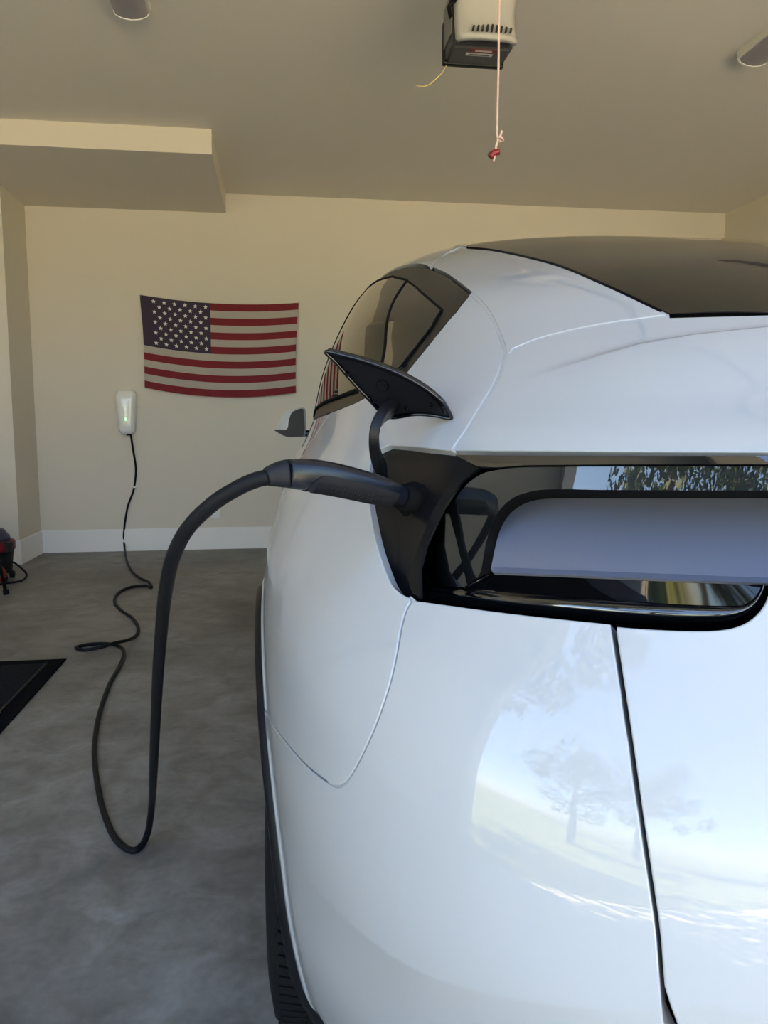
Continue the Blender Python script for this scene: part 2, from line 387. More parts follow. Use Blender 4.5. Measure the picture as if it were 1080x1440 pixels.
def poly_offset(U, w):
    """move a closed 2D polyline inwards by w (counter-clockwise loop)"""
    n = len(U); e = np.roll(U, -1, 0)-U; e /= np.linalg.norm(e, axis=1)[:, None]+1e-12; nn = np.stack([-e[:, 1], e[:, 0]], -1)
    m = nn+np.roll(nn, 1, 0); m /= np.maximum(np.linalg.norm(m, axis=1), 1e-6)[:, None]
    c = np.maximum((m*nn).sum(1), .45); return U+m*(w/c)[:, None]
def inside(U, P):
    x, y = P[:, 0], P[:, 1]; r = np.zeros(len(P), bool); n = len(U)
    for i in range(n):
        x1, y1 = U[i]; x2, y2 = U[(i+1) % n]
        c = ((y1 > y) != (y2 > y)); r ^= c & (x < (x2-x1)*(y-y1)/((y2-y1) if y2 != y1 else 1e-9)+x1)
    return r
def dist_to(U, P):
    d = np.full(len(P), 9e9)
    for i in range(len(U)):
        a, b = U[i], U[(i+1) % len(U)]; ab = b-a; t = np.clip(((P-a)@ab)/(ab@ab+1e-12), 0, 1)
        d = np.minimum(d, np.linalg.norm(P-(a+t[:, None]*ab), axis=1))
    return d
def densify(U, step):
    out = []
    for i in range(len(U)):
        a, b = U[i], U[(i+1) % len(U)]; k = max(1, int(np.linalg.norm(b-a)/step))
        for j in range(k): out.append(a+(b-a)*j/k)
    return np.array(out)
def panel(name, m, parent, dom, pts=None, U=None, step=12, gap=1.0, roll=.0014, rollw=2.5, depth=.010, disp=None, mirror=False, off=0.0, smooth=True, feat=None):
    """a sheet-metal or glass panel lying on the body.  pts: 3D outline on the body (or U: outline in the panel's own 2D);
    gap, step, rollw in units of 2D (pixels, or 2 mm).  The rim is rolled over and turned inwards by depth."""
    fmap, finv, unit = MAPS[dom]; step *= unit; gap *= unit; rollw *= unit
    U = np.array(finv(pts) if U is None else U, float)
    if ((U[:, 0]*np.roll(U[:, 1], -1)-np.roll(U[:, 0], -1)*U[:, 1]).sum()) < 0: U = U[::-1]
    U = densify(U, step*.6)
    cen = None
    mid_ = U[:, 0] > 1.495 if dom == 'tz' else np.zeros(len(U), bool)
    U = poly_offset(U, gap+roll*(1800. if dom == 'px' else 1.))
    U[mid_, 0] = 1.5               # seams on the centre line stay closed
    if mirror:                       # keep the points on the centre line there
        P0 = fmap(U); cen = P0[:, 0] > XC-.004
    lo, hi = U.min(0), U.max(0); gx, gy = np.meshgrid(np.arange(lo[0], hi[0], step), np.arange(lo[1], hi[1], step))
    gx = gx+((np.arange(gx.shape[0]) % 2)*step*.5)[:, None]
    G = np.stack([gx.ravel(), gy.ravel()], -1); G = G[inside(U, G)]; G = G[dist_to(U, G) > step*.45]
    if feat is not None:
        Ff = np.asarray(feat, float); Ff = Ff[inside(U, Ff)]; Ff = Ff[dist_to(U, Ff) > unit*.5]
        if len(Ff):
            G = G[np.array([np.min(((Ff-q)**2).sum(1)) for q in G]) > (step*.4)**2]; G = np.concatenate([G, Ff])
    pts2 = np.concatenate([U, G]); nU = len(U)
    s0 = pts2.mean(0); sc = np.abs(pts2-s0).max()
    res = geometry.delaunay_2d_cdt([Vector(((p-s0)/sc).tolist()) for p in pts2], [], [list(range(nU))], 1, 1e-7)
    vv = np.array([tuple(v) for v in res[0]])*sc+s0; tri = [tuple(f) for f in res[2]]
    def full(W_):
        P_ = fmap(W_)
        return P_
    P = full(vv); e = 1e-3*unit*(800 if dom == 'px' else 1000)*.6
    du = full(vv+np.array([e, 0]))-full(vv-np.array([e, 0])); dv = full(vv+np.array([0, e]))-full(vv-np.array([0, e]))
    N_ = np.cross(du, dv); N_ /= np.linalg.norm(N_, axis=1)[:, None]+1e-12
    ref = P-np.array([XC, .9, .75]); ref[:, 1] = np.where(P[:, 1] > .6, np.where(P[:, 1] < 1.6, 0, ref[:, 1]), ref[:, 1])
    N_ *= np.sign((N_*ref).sum(1))[:, None]+1e-9; N_ /= np.linalg.norm(N_, axis=1)[:, None]+1e-12
    if disp is not None:             # crisp feature lines: displaced along the normal, normals taken again
        def dd(W_, P_): return disp(W_, P_)[:, None]
        Pa = P+N_*dd(vv, P)
        def shifted(dw):
            W_ = vv+dw; P_ = full(W_); return P_+N_*dd(W_, P_)
        du = shifted(np.array([e, 0]))-shifted(np.array([-e, 0])); dv = shifted(np.array([0, e]))-shifted(np.array([0, -e]))
        N2 = np.cross(du, dv); N2 /= np.linalg.norm(N2, axis=1)[:, None]+1e-12; N2 *= np.sign((N2*N_).sum(1))[:, None]
        P, N_ = Pa, N2
    P = P+N_*off
    # boundary
    cnt = {}
    tri2 = []
    for a, b, c in tri:
        n = np.cross(P[b]-P[a], P[c]-P[a])
        if n@(N_[a]+N_[b]+N_[c]) < 0: a, b, c = a, c, b
        tri2.append((a, b, c))
        for i, j in ((a, b), (b, c), (c, a)): cnt[(i, j)] = cnt.get((i, j), 0)+1
    bed = [(i, j) for (i, j) in cnt if (j, i) not in cnt]
    oc = mirror
    outd = np.zeros_like(P); isb = np.zeros(len(P), bool)
    rim = []
    for i, j in bed:
        if oc and P[i][0] > XC-.025 and P[j][0] > XC-.025: continue
        o = np.cross(P[j]-P[i], N_[i]); o /= np.linalg.norm(o)+1e-12; outd[i] += o; outd[j] += o; isb[i] = isb[j] = True; rim.append((i, j))
    ln = np.linalg.norm(outd, axis=1); outd[ln > 0] /= ln[ln > 0][:, None]
    if oc:
        m_ = P[:, 0] > XC-.025
        onc = np.zeros(len(P), bool)
        for i, j in bed:
            if P[i][0] > XC-.025 and P[j][0] > XC-.025: onc[i] = onc[j] = True
        P[onc, 0] = XC; N_[onc, 0] = 0; outd[onc, 0] = 0
    V = P.copy(); NV = N_.copy(); kb = np.nonzero(isb)[0]; nb = len(kb); idx = {k: i for i, k in enumerate(kb)}; Fc = list(tri2)
    if nb:
        o_ = outd[kb]; n_ = N_[kb]; rr = []
        for a in (30, 60, 90):
            sa, ca = math.sin(math.radians(a)), math.cos(math.radians(a)); rr.append((P[kb]+o_*roll*sa-n_*roll*(1-ca), n_*ca+o_*sa))
        rr.append((P[kb]+o_*roll-n_*depth, o_)); n0 = len(V)
        V = np.concatenate([V]+[q[0] for q in rr]); NV = np.concatenate([NV]+[q[1] for q in rr])
        for i, j in rim:
            a, b = i, j
            for k in range(4):
                c, d = n0+k*nb+idx[i], n0+k*nb+idx[j]; Fc.append((a, c, d, b)); a, b = c, d
    if oc:
        n0 = len(V); V2 = V.copy(); V2[:, 0] = 2*XC-V2[:, 0]; N2 = NV.copy(); N2[:, 0] *= -1
        remap = np.arange(n0)+n0
        for k in np.nonzero(onc)[0]: remap[k] = k
        Fc = Fc+[tuple(int(remap[i]) for i in f[::-1]) for f in Fc]; V = np.concatenate([V, V2]); NV = np.concatenate([NV, N2])
    NV = NV/(np.linalg.norm(NV, axis=1)[:, None]+1e-12)
    o = from_np(name, V, Fc, m, parent, smooth)
    if smooth: o.data.normals_split_custom_set_from_vertices([tuple(n) for n in NV])
    return o
def mirrored(o, parent=None):
    me = o.data.copy(); n = len(me.vertices); co = np.empty(n*3); me.vertices.foreach_get('co', co); co = co.reshape(-1, 3)
    nrm = np.array([tuple(x.vector) for x in me.corner_normals]) if len(me.polygons) else None
    co[:, 0] = 2*XC-co[:, 0]; Fc = [tuple(p.vertices)[::-1] for p in me.polygons]; sm = me.polygons[0].use_smooth if len(me.polygons) else False
    p = from_np(o.name.split('.')[0], co, Fc, None, parent or o.parent, sm)
    for mm in o.data.materials: p.data.materials.append(mm)
    if sm:
        vn = np.zeros((n, 3)); li = 0
        for poly in o.data.polygons:
            for k in poly.loop_indices: vn[o.data.loops[k].vertex_index] += nrm[k]
        vn[:, 0] *= -1; vn /= np.linalg.norm(vn, axis=1)[:, None]+1e-12
        p.data.normals_split_custom_set_from_vertices([tuple(v) for v in vn])
    for ch in o.children: mirrored(ch, p)
    return p

car = empty('car', CARO, -CA)
tag(car, 'white electric hatchback plugged in and charging on the concrete floor', 'car')

def bez(*pts, per=6): return catmull(pts, per)[:, :2]
def P2(pts, per=6): return hits(catmull([(*p,) for p in pts], per))

ARC_R, ARC_Z = .395, .358
# ---- traced outlines (pixels of the photograph, laid on the body surface)
QT = catmull([(663, 412), (680, 428), (695, 452), (705, 475), (710, 495), (704, 520), (692, 545), (676, 571), (660, 597), (645, 619), (635, 634)], 4)
ROOFGAP = catmull([(604, 376), (620, 361), (640, 350), (656, 347)], 4)
TRIMTOP = catmull([(604, 376), (624, 384), (644, 397), (663, 412)], 4)
GLASS = catmull([(656, 347), (690, 350), (740, 360), (790, 374), (840, 395), (880, 413), (915, 430), (941, 442)], 4)
JOINT = catmull([(711, 496), (755, 478), (800, 466), (850, 456), (900, 449), (941, 443)], 4)
RECESS_L = catmull([(545, 627), (528, 636), (521, 652), (519, 690), (524, 735), (535, 780), (549, 816), (563, 832), (582, 842)], 4)
RECESS_T = np.array([(635, 635), (600, 631), (570, 628), (545, 627)], float)
LAMP_B = catmull([(582, 842), (640, 850), (700, 858), (780, 867), (860, 875)], 3)
SEAM = catmull([(582, 842), (572, 856), (564, 885), (556, 930), (545, 972), (530, 1015), (512, 1056), (495, 1088), (484, 1102), (473, 1106), (460, 1100), (430, 1076), (405, 1048), (385, 1022)], 3)
GATE = np.array([(860, 875), (864, 905), (874, 970), (886, 1050), (900, 1150), (915, 1250), (921, 1290), (925, 1325), (930, 1390), (934, 1440)], float)
def on_xy(x, y): x = np.atleast_1d(np.array(x, float)); y = np.atleast_1d(np.array(y, float)); return np.stack([x, y, zsolve(x, y)], -1)
def on_yz(yz): a = np.array(yz, float); return map_yz(a)
def on_xz(x, z):                      # rear face, by lateral position and height
    x = np.atleast_1d(np.array(x, float)); z = np.broadcast_to(np.array(z, float), x.shape)
    n = NNz(z); q = (1-(np.abs(XC-x)/Wz(z))**n)**(1/n); return np.stack([x, Y0z(z)-(Y0z(z)-YRz(z))*q, z], -1)

# dark inner body under every gap
t_, z_ = np.meshgrid(np.linspace(0, 1.5, 60), np.linspace(.2, 1.6, 90), indexing='ij')
def shell(inset):
    Pm = map_tz(np.stack([t_.ravel(), z_.ravel()], -1)); c = np.array([XC, .6, .75])
    P = Pm.reshape(60, 90, 3).copy(); du = np.gradient(P, axis=0); dv = np.gradient(P, axis=1); n = np.cross(du, dv); n /= np.linalg.norm(n, axis=2)[..., None]+1e-12
    n *= np.sign((n*(P-c)).sum(2))[..., None]; return P-n*inset
PS_ = shell(.13); V = PS_.reshape(-1, 3); Fc = [(i*90+j, (i+1)*90+j, (i+1)*90+j+1, i*90+j+1) for i in range(59) for j in range(89)]
V2 = V.copy(); V2[:, 0] = 2*XC-V2[:, 0]; Fc2 = [tuple(k+len(V) for k in f[::-1]) for f in Fc]
from_np('inner_body', np.concatenate([V, V2]), Fc+Fc2, 'shell_black', car)
boxo('underbody', (.22, -.62, .17), (1.70, 3.45, .50), 'shell_black', car)

# ---- quarter panel
def flange(P):
    d = np.hypot(P[:, 1], P[:, 2]-ARC_Z)-ARC_R; return .0022*(1-sstep(.017, .024, d))
def arch(a0, a1, n, r=ARC_R): a = np.radians(np.linspace(a0, a1, n)); return [(-r*math.cos(k), ARC_Z+r*math.sin(k)) for k in a]
arcs = np.array([p for r in (.013, .0165, .0185, .0205, .0225, .025, .030) for p in arch(-20, 200, 190, ARC_R+r)])
seam3 = hits(SEAM); seam_end_z = .60
seam3 = seam3[seam3[:, 1] < -.345]
a_end = math.degrees(math.asin((seam3[-1][2]-.012-ARC_Z)/ARC_R))
arch_q = on_yz(arch(a_end, 140, 26))
WIN_R = hits(np.array([(663, 412), (640, 440), (610, 476), (580, 513), (570, 526)]))
DOOR_REAR = [(arch(140, 140, 1)[0]), (.30, .72), (.24, .82), (.16, .93), (.10, 1.02), (.07, 1.072)]
door_rear3 = on_yz(catmull(DOOR_REAR, 4))
sill_pts = on_yz(catmull([(.07, 1.072), (-.04, 1.08), (-.12, 1.092), tuple(WIN_R[-1][1:])], 4))
quarter_outline = np.concatenate([WIN_R[::-1][:-1], hits(QT)[:-1], hits(RECESS_T)[:-1], hits(RECESS_L)[:-1], seam3[1:], arch_q, door_rear3[1:], sill_pts[1:-1]])
quarter = panel('quarter_panel', 'paint', car, 'yz', pts=quarter_outline, step=5, gap=.3, roll=.0018, depth=.012, disp=lambda U, P: flange(P), feat=arcs)
mq = mirrored(quarter)

# ---- tailgate: side wing beside the glass, spoiler shelf, lower door
def wing_disp(U, P): return 0*U[:, 0]
wing_px = np.concatenate([ROOFGAP[:-1], GLASS[:-1], JOINT[::-1][:-1], QT[:21][::-1][:-1], TRIMTOP[::-1][:-1]])
wing = panel('tailgate_side', 'paint', car, 'px', U=wing_px, step=9, gap=.7, roll=.0012, rollw=2.2, depth=.012)
mirrored(wing)
def ridge(px): return np.interp(px, [640, 700, 760, 820, 900, 980, 1080, 1300, 1700], [560, 548, 530, 512, 492, 480, 470, 458, 452])
def spoiler_disp(U, P):
    v = U[:, 1]-ridge(U[:, 0]); h = .0075*sstep(690, 1000, U[:, 0])
    up = np.where(v > 0, np.exp(-(v/70.)**2), np.exp(-(v/7.)**2)); return h*up
gb = on_xy([.60, .70, .83, .96], [-.536, -.575, -.605, -.612])
cen1 = on_xy(np.full(9, .96), np.linspace(-.612, -.868, 9))
lt = on_xz([.90, .75, .62, .50], 1.0275)
shelf_px = np.concatenate([JOINT[:-1], toPx(gb)[:-1], toPx(cen1), toPx(lt), [(1080, 637.5), (860, 637), (700, 636), (637, 635)], QT[20:-1][::-1][:-1]])
shelf = panel('tailgate_spoiler', 'paint', car, 'px', U=shelf_px, step=11, gap=.9, rollw=2.2, depth=.02, disp=spoiler_disp, mirror=True, feat=np.array([(x, float(ridge(x))+v) for x in np.arange(700, 2000, 8) for v in (-16, -11, -7, -3.5, 0, 5, 11)]))
LAMP_END = catmull([(865, 878), (920, 882), (975, 884), (1020, 882), (1050, 872), (1071, 852), (1082, 826)], 4)
tgb = on_xz([.372, .55, .75, .96], [.545, .54, .54, .54]); cz = on_xz(np.full(10, .96), np.linspace(.54, .925, 10))
tt = on_xz([.85, .70, .58, .50], [.925, .925, .924, .922])
low_px = np.concatenate([LAMP_END[::-1][:-1], GATE[:-1]+np.array([2., 0]), toPx(tgb)[:-1], toPx(cz), toPx(tt)])
def crease(U, P):
    zc = np.interp(P[:, 0], [.05, .18, .28, .36, .43, .96], [.53, .566, .612, .645, .662, .675]); s = np.minimum(P[:, 2]-zc, 0)
    return -.014*(1-np.exp(s/.07))*sstep(.05, .17, P[:, 0])+flange(P)
tg = panel('tailgate_door', 'paint', car, 'px', U=low_px, step=12, gap=2.6, roll=.002, depth=.022, mirror=True, disp=crease)

# ---- bumper
gate3 = hits(GATE); gate3 = np.concatenate([gate3, on_xz([.372], [.535])])
tg_low = on_xz([.55, .75, .955], [.53, .53, .53])
bump_bot = np.concatenate([on_xz([.955, .8, .6, .45], .22), hits([(800, 2000)])[:0]])
arch_b = on_yz(arch(-12, a_end, 14))
side_bot = map_tz(np.array([(t, .222) for t in np.linspace(1.15, .62, 8)]))
b_out = np.concatenate([seam3[:-1], arch_b[::-1], side_bot[::-1], bump_bot[::-1], tg_low[::-1], gate3[::-1], hits(LAMP_B)[::-1][1:-1]])
Ub = inv_tz(b_out)
bumper = panel('rear_bumper', 'paint', car, 'tz', U=Ub, step=8, gap=.6, depth=.02, disp=crease, mirror=True, feat=np.concatenate([inv_tz(map_yz(arcs[(arcs[:, 1] < .62) & (arcs[:, 0] < -.2)])), inv_tz(on_xz(np.repeat(np.linspace(.06, .95, 120), 5), (np.interp(np.linspace(.06, .95, 120), [.05, .18, .28, .36, .43, .96], [.53, .566, .612, .645, .662, .675])[:, None]+np.array([.006, .001, -.004, -.010, -.018])).ravel()))]))

# ---- arch cladding, sills
def arch_ring(name, yc, sgn=1):
    V, Fc = [], []; n = 60
    for i in range(n+1):
        a = math.radians(-20+(220)*i/n); c, s = -math.cos(a), math.sin(a); row = []
        for r, o in ((.375, -.05), (.375, .004), (.383, .011), (.397, .011), (.403, .003), (.404, -.01)):
            y, z = yc+r*c, ARC_Z+r*s
            x = XC-float(sect(np.array([y if yc == 0 else 1.4]), np.array([max(z, .2)]))[0]); row.append((x-o, y, z))
        V += row
    for i in range(n):
        for k in range(5): a = i*6+k; Fc.append((a, a+1, a+7, a+6))
    o = from_np(name, V, Fc, 'cladding', car, True)
    bm = bmesh.new(); bm.from_mesh(o.data); bmesh.ops.recalc_face_normals(bm, faces=bm.faces); bm.to_mesh(o.data); bm.free(); return o
WB = 2.89
for yc in (0, WB): mirrored(arch_ring('wheel_arch_trim', yc))
sill = boxo('sill', (.012, .40, .20), (.10, WB-.40, .315), 'cladding', car, bev=.012); mirrored(sill)
# ---- doors and front wing
DLO_B = [(.07, 1.072), (.5, 1.058), (1.1, 1.046), (1.7, 1.042), (2.3, 1.045)]
def dlo_b(y): return float(np.interp(y, [p[0] for p in DLO_B], [p[1] for p in DLO_B]))
def door(y0pts, ya, yb):
    top = [(y, dlo_b(y)) for y in np.linspace(y0pts[-1][0], yb, 9)]
    U = list(y0pts)+top[1:]+[(yb, .7), (yb, .315)]+[(y, .315) for y in np.linspace(yb, y0pts[0][0], 8)[1:-1]]
    return U
DR = [(.46, .315)]+[p for p in arch(167, 140, 8, r=.41)]+DOOR_REAR[1:]
d1 = panel('rear_door', 'paint', car, 'yz', U=[tuple(p) for p in door(DR, .3, 1.10)], step=14, gap=1.1, rollw=1.3, depth=.015); mirrored(d1)
d2 = panel('front_door', 'paint', car, 'yz', U=[tuple(p) for p in door([(1.105, .315), (1.105, .7), (1.105, dlo_b(1.105))], 1.1, 2.25)], step=16, gap=1.1, rollw=1.3, depth=.015); mirrored(d2)
fw_ = [(2.255, .315), (2.255, 1.03), (2.5, 1.0), (2.75, .975), (3.0, .94), (3.2, .90), (3.28, .80), (3.30, .6)]+[(WB-p[0], p[1]) for p in arch(35, 165, 20)]
d3 = panel('front_wing', 'paint', car, 'yz', U=fw_, step=16, gap=1.1, rollw=1.3, depth=.015); mirrored(d3)
for yy in (.24, 1.22):
    h_ = boxo('door_handle', (.012+XC-float(sect(yy+.5, .86))-.017, yy+.45, .845), (XC-float(sect(yy+.5, .86))+.012, yy+.66, .868), 'paint', car, bev=.006); mirrored(h_)
# front end: bonnet, nose, windscreen
def front_patch(name, m, z0, z1, nt=40, nz=30):
    V, Fc = [], []
    for z in np.linspace(z0, z1, nz):
        n = float(NNz(z)); y1 = float(Y1z(z)); L_ = float(YFz(z))-y1
        for t in np.linspace(0 if z > 1.0 else .40, 1, nt):
            th = t*math.pi/2; V.append((XC-float(Wz(z))*math.cos(th)**(2/n), y1+L_*math.sin(th)**(2/n), z))
    for i in range(nz-1):
        for k in range(nt-1): a = i*nt+k; Fc.append((a, a+1, a+nt+1, a+nt))
    n0 = len(V); V += [(2*XC-x, y, z) for x, y, z in V]; Fc += [tuple(k+n0 for k in f[::-1]) for f in Fc]
    return from_np(name, V, Fc, m, car, True)
front_patch('front_bumper', 'paint', .22, .74); front_patch('bonnet', 'paint', .745, 1.0); front_patch('windscreen', 'tint_glass', 1.03, 1.60)

# ---- greenhouse
top_trim = [tuple(p[1:]) for p in hits(TRIMTOP)[::-1]]
DLO = [tuple(p[1:]) for p in WIN_R[::-1]][:-1]+top_trim+[(.62, 1.447), (.85, 1.478), (1.05, 1.492), (1.35, 1.497), (1.6, 1.475), (1.8, 1.42), (2.0, 1.34), (2.2, 1.22), (2.34, 1.10), (2.36, 1.048)]+DLO_B[::-1][1:-1]+[tuple(p[1:]) for p in sill_pts[:-1]]
trim = panel('window_surround', 'trim_black', car, 'yz', U=DLO, step=10, gap=.5, rollw=1.0, roll=.001, depth=.015, off=-.0015)
mirrored(trim)
Ud = np.array(DLO); 
if ((Ud[:, 0]*np.roll(Ud[:, 1], -1)-np.roll(Ud[:, 0], -1)*Ud[:, 1]).sum()) < 0: Ud = Ud[::-1]
Ug = poly_offset(densify(Ud, .02), .028)
DIV = [tuple(p[1:]) for p in hits([(586, 380), (585, 393), (574, 420), (562, 447), (551, 480), (540, 512), (532, 540)])]
def clip_line(U, a, b, keep):
    """clip a polygon by the line a-b"""
    a = np.array(a); d = np.array(b)-a; s = lambda p: keep*(d[0]*(p[1]-a[1])-d[1]*(p[0]-a[0])); out = []
    for i in range(len(U)):
        p, q = np.array(U[i]), np.array(U[(i+1) % len(U)]); sp_, sq = s(p), s(q)
        if sp_ >= 0: out.append(p)
        if sp_*sq < 0: out.append(p+(q-p)*sp_/(sp_-sq))
    return np.array(out)
qg = clip_line(Ug, DIV[0], DIV[-1], -1 if DIV[0][1] > DIV[-1][1] else 1)
if len(qg) and qg[:, 0].mean() > .5: qg = clip_line(Ug, DIV[0], DIV[-1], 1)
og = clip_line(Ug, DIV[0], DIV[-1], 1 if DIV[0][1] > DIV[-1][1] else -1)
if len(og) and og[:, 0].mean() < .4: og = clip_line(Ug, DIV[0], DIV[-1], -1)
BP0, BP1 = (1.06, 1.6), (1.14, 1.0)
rg = clip_line(og, BP0, BP1, 1); fg = clip_line(og, BP0, BP1, -1)
if rg[:, 0].mean() > fg[:, 0].mean(): rg, fg = fg, rg
for nm, u in (('quarter_glass', qg), ('rear_door_glass', rg), ('front_door_glass', fg)):
    o = panel(nm, 'tint_glass', car, 'yz', U=u, step=10, gap=.9, rollw=.8, roll=.0006, depth=.004, off=.0012); mirrored(o)
    uu = densify(np.array(u), .03); q3 = map_yz(np.concatenate([uu, uu[:1]])); sl = sweep('window_seal', q3-np.array([.001, 0, 0]), 'shell_black', o, rad=(.0034, .0034) if nm == 'rear_door_glass' else (.0016, .0016), seg=6, caps=False); mirrored(sl, car)
# painted roof rail over the doors
edge_top = [(.48, .90), (.455, 1.15), (.45, 1.35), (.455, 1.5)]
et3 = on_xy([p[0] for p in edge_top], [p[1] for p in edge_top])
rail_top = np.concatenate([hits(ROOFGAP), et3])
rail_low = np.array([(.50, 1.426), (.62, 1.452), (.85, 1.483), (1.05, 1.497), (1.35, 1.502), (1.50, 1.490)])
rail_out = np.concatenate([rail_top, on_yz(rail_low)[::-1]])
rail = panel('roof_rail', 'paint', car, 'xy', pts=rail_out, step=8, gap=.7, rollw=1.2, depth=.012); mirrored(rail)
# glass
gl3 = hits(GLASS)
hg = np.concatenate([gl3[::-1], on_xy([.56, .66, .78, .96], [.775, .80, .815, .82]), on_xy(np.full(14, .96), np.linspace(.80, -.612, 14)), gb[::-1][1:]])
hatch = panel('hatch_glass', 'roof_tint', car, 'xy', pts=hg, step=14, gap=.7, rollw=1.2, roll=.0008, depth=.01, mirror=True)
rgo = np.concatenate([et3[::-1], [gl3[0]], on_xy([.56, .66, .78, .96], [.78, .805, .82, .825]), on_xy(np.full(7, .96), np.linspace(.84, 1.44, 7)), on_xy([.7], [1.48])])
roofg = panel('roof_glass', 'roof_tint', car, 'xy', pts=rgo, step=16, gap=.7, rollw=1.2, roll=.0008, depth=.01, mirror=True)

# ---- tail lamp (pixel outlines pushed inwards along the line of sight to real depths)
def hit_up(px, py):
    """as hit(), on the body made nearly upright: the lamp's face"""
    global g
    g0 = g
    def g(P):
        Q = P.copy(); Q[..., 2] = .99+(P[..., 2]-.99)*.22; return g0(Q)
    r = hit(px, py); g = g0; return r
def at_depth(pts, d, upright=False):
    pts = np.array(pts, float); P = hit_up(pts[:, 0], pts[:, 1]) if upright else hits(pts); r = rayL(pts[:, 0], pts[:, 1]); r /= np.linalg.norm(r, axis=1)[:, None]
    return P+r*np.broadcast_to(np.array(d, float), (len(P),))[:, None]
def patch_px(name, m, U, depth_fn, parent, step=9, thick=.003, upright=False):
    """pixel outline filled with a fine grid and set back by depth_fn(px, py) metres"""
    U = np.array(U, float)
    if ((U[:, 0]*np.roll(U[:, 1], -1)-np.roll(U[:, 0], -1)*U[:, 1]).sum()) < 0: U = U[::-1]
    U = densify(U, step*.7); lo, hi = U.min(0), U.max(0); gx, gy = np.meshgrid(np.arange(lo[0], hi[0], step), np.arange(lo[1], hi[1], step))
    G = np.stack([gx.ravel(), gy.ravel()], -1); G = G[inside(U, G)]; G = G[dist_to(U, G) > step*.45]; A_ = np.concatenate([U, G]); s0 = A_.mean(0); sc = np.abs(A_-s0).max()
    res = geometry.delaunay_2d_cdt([Vector(((p-s0)/sc).tolist()) for p in A_], [], [list(range(len(U)))], 1, 1e-7)
    vv = np.array([tuple(v) for v in res[0]])*sc+s0; P = at_depth(vv, depth_fn(vv[:, 0], vv[:, 1]), upright); bm = bmesh.new(); vs = [bm.verts.new(p) for p in P]
    for f in res[2]: bm.faces.new([vs[i] for i in f])
    bmesh.ops.recalc_face_normals(bm, faces=bm.faces)
    fn = sum((f.normal*f.calc_area() for f in bm.faces), Vector())
    if fn.dot(Vector((CL-P.mean(0)).tolist())) < 0: bmesh.ops.reverse_faces(bm, faces=bm.faces)
    if thick:
        r = bmesh.ops.extrude_face_region(bm, geom=bm.faces[:])
        nv = [e for e in r['geom'] if isinstance(e, bmesh.types.BMVert)]
        dirn = -fn.normalized() if fn.dot(Vector((CL-P.mean(0)).tolist())) > 0 else fn.normalized()
        for v in nv: v.co += dirn*thick
        bmesh.ops.recalc_face_normals(bm, faces=bm.faces)
    o = from_bm(name, bm, m, parent, False, normals=False)
    me = o.data
    for p in me.polygons: p.use_smooth = True
    me.set_sharp_from_angle(angle=math.radians(35)); return o
def loft(name, m, A_, B_, parent, n=60, smooth=True):
    a, b = resample(A_, n), resample(B_, n); V = np.concatenate([a, b]); Fc = [(i, i+1, n+i+1, n+i) for i in range(n-1)]
    return from_np(name, V, Fc, m, parent, smooth)
XE = 1240                                                  # the lamps run on past the frame to here; the bar goes on to the middle
lamp = patch_px('tail_light', 'gloss_black', np.concatenate([[(700, 648), (675, 658)], catmull([(650, 676), (624, 714), (600, 765), (591, 800), (590, 838)], 4), catmull([(600, 846), (700, 860), (860, 877), (960, 882), (1020, 880), (1050, 870), (1068, 850), (1078, 826)], 4), [(XE, 830), (XE, 644), (1080, 643), (860, 643)]]), lambda x, y: .10+0*x, car, step=14)
lamp['label'] = 'black tail lamp with a C-shaped lens'
# top gloss strip above the lens
strip = patch_px('lamp_trim', 'lamp_black', [(640, 639.5), (700, 640.5), (860, 641), (1080, 641), (XE, 641), (XE, 652), (1080, 653), (860, 653), (740, 654), (700, 657), (672, 656), (655, 648)], lambda x, y: .010-.004*sstep(641, 652, y), lamp, step=6, upright=True)
# lens outer outline and inner outline of the C
LO = catmull([(XE, 655), (1080, 656), (860, 656), (740, 657), (700, 661), (675, 668), (652, 686), (628, 720), (606, 765), (597, 800), (600, 822)], 6)
LI = catmull([(XE, 690), (1080, 690), (860, 689), (790, 688), (752, 690), (722, 700), (702, 718), (690, 742), (682, 770), (677, 800), (672, 812)], 6)
cshape = np.concatenate([LO, [(620, 826), (652, 826)], LI[::-1]])
patch_px('lens', 'lens', cshape, lambda x, y: .004+0*x, lamp, step=7, thick=0, upright=True)
patch_px('light_guide', 'guide_grey', cshape, lambda x, y: .020+0*x, lamp, step=9, upright=True)
# inner wall of the C: from the lens edge back to the recessed panel
LB = catmull([(XE, 702), (1080, 701), (860, 701), (800, 701), (762, 702), (736, 709), (716, 724), (703, 746), (696, 772), (692, 792), (689, 806)], 6)
loft('lamp_inner_wall', 'shell_black', at_depth(LI, .004, True), at_depth(LB, [.078-.04*max(0, min(1, (q[1]-702)/103.)) for q in LB]), lamp, 80)
# reflective body-colour panel inside the C
GP = np.concatenate([LB[:-3], [(690, 800), (694, 805), (800, 809), (900, 813), (1080, 820), (XE, 826)]])
def gdepth(x, y): b = np.interp(x, [690, 1080, XE], [805, 820, 826]); v = np.clip((y-702)/(b-702), 0, 1); return .078-.045*v
patch_px('reflector_panel', 'grey_panel', GP, gdepth, lamp, step=10)
ledge_b = np.array([(694, 805), (800, 809), (900, 813), (1080, 820), (XE, 826)]); ledge_t = ledge_b-np.array([0, 7.5])
loft('reflector_lip', 'grey_panel', at_depth(ledge_t, .0345), at_depth(ledge_b, .026), lamp, 40, False)
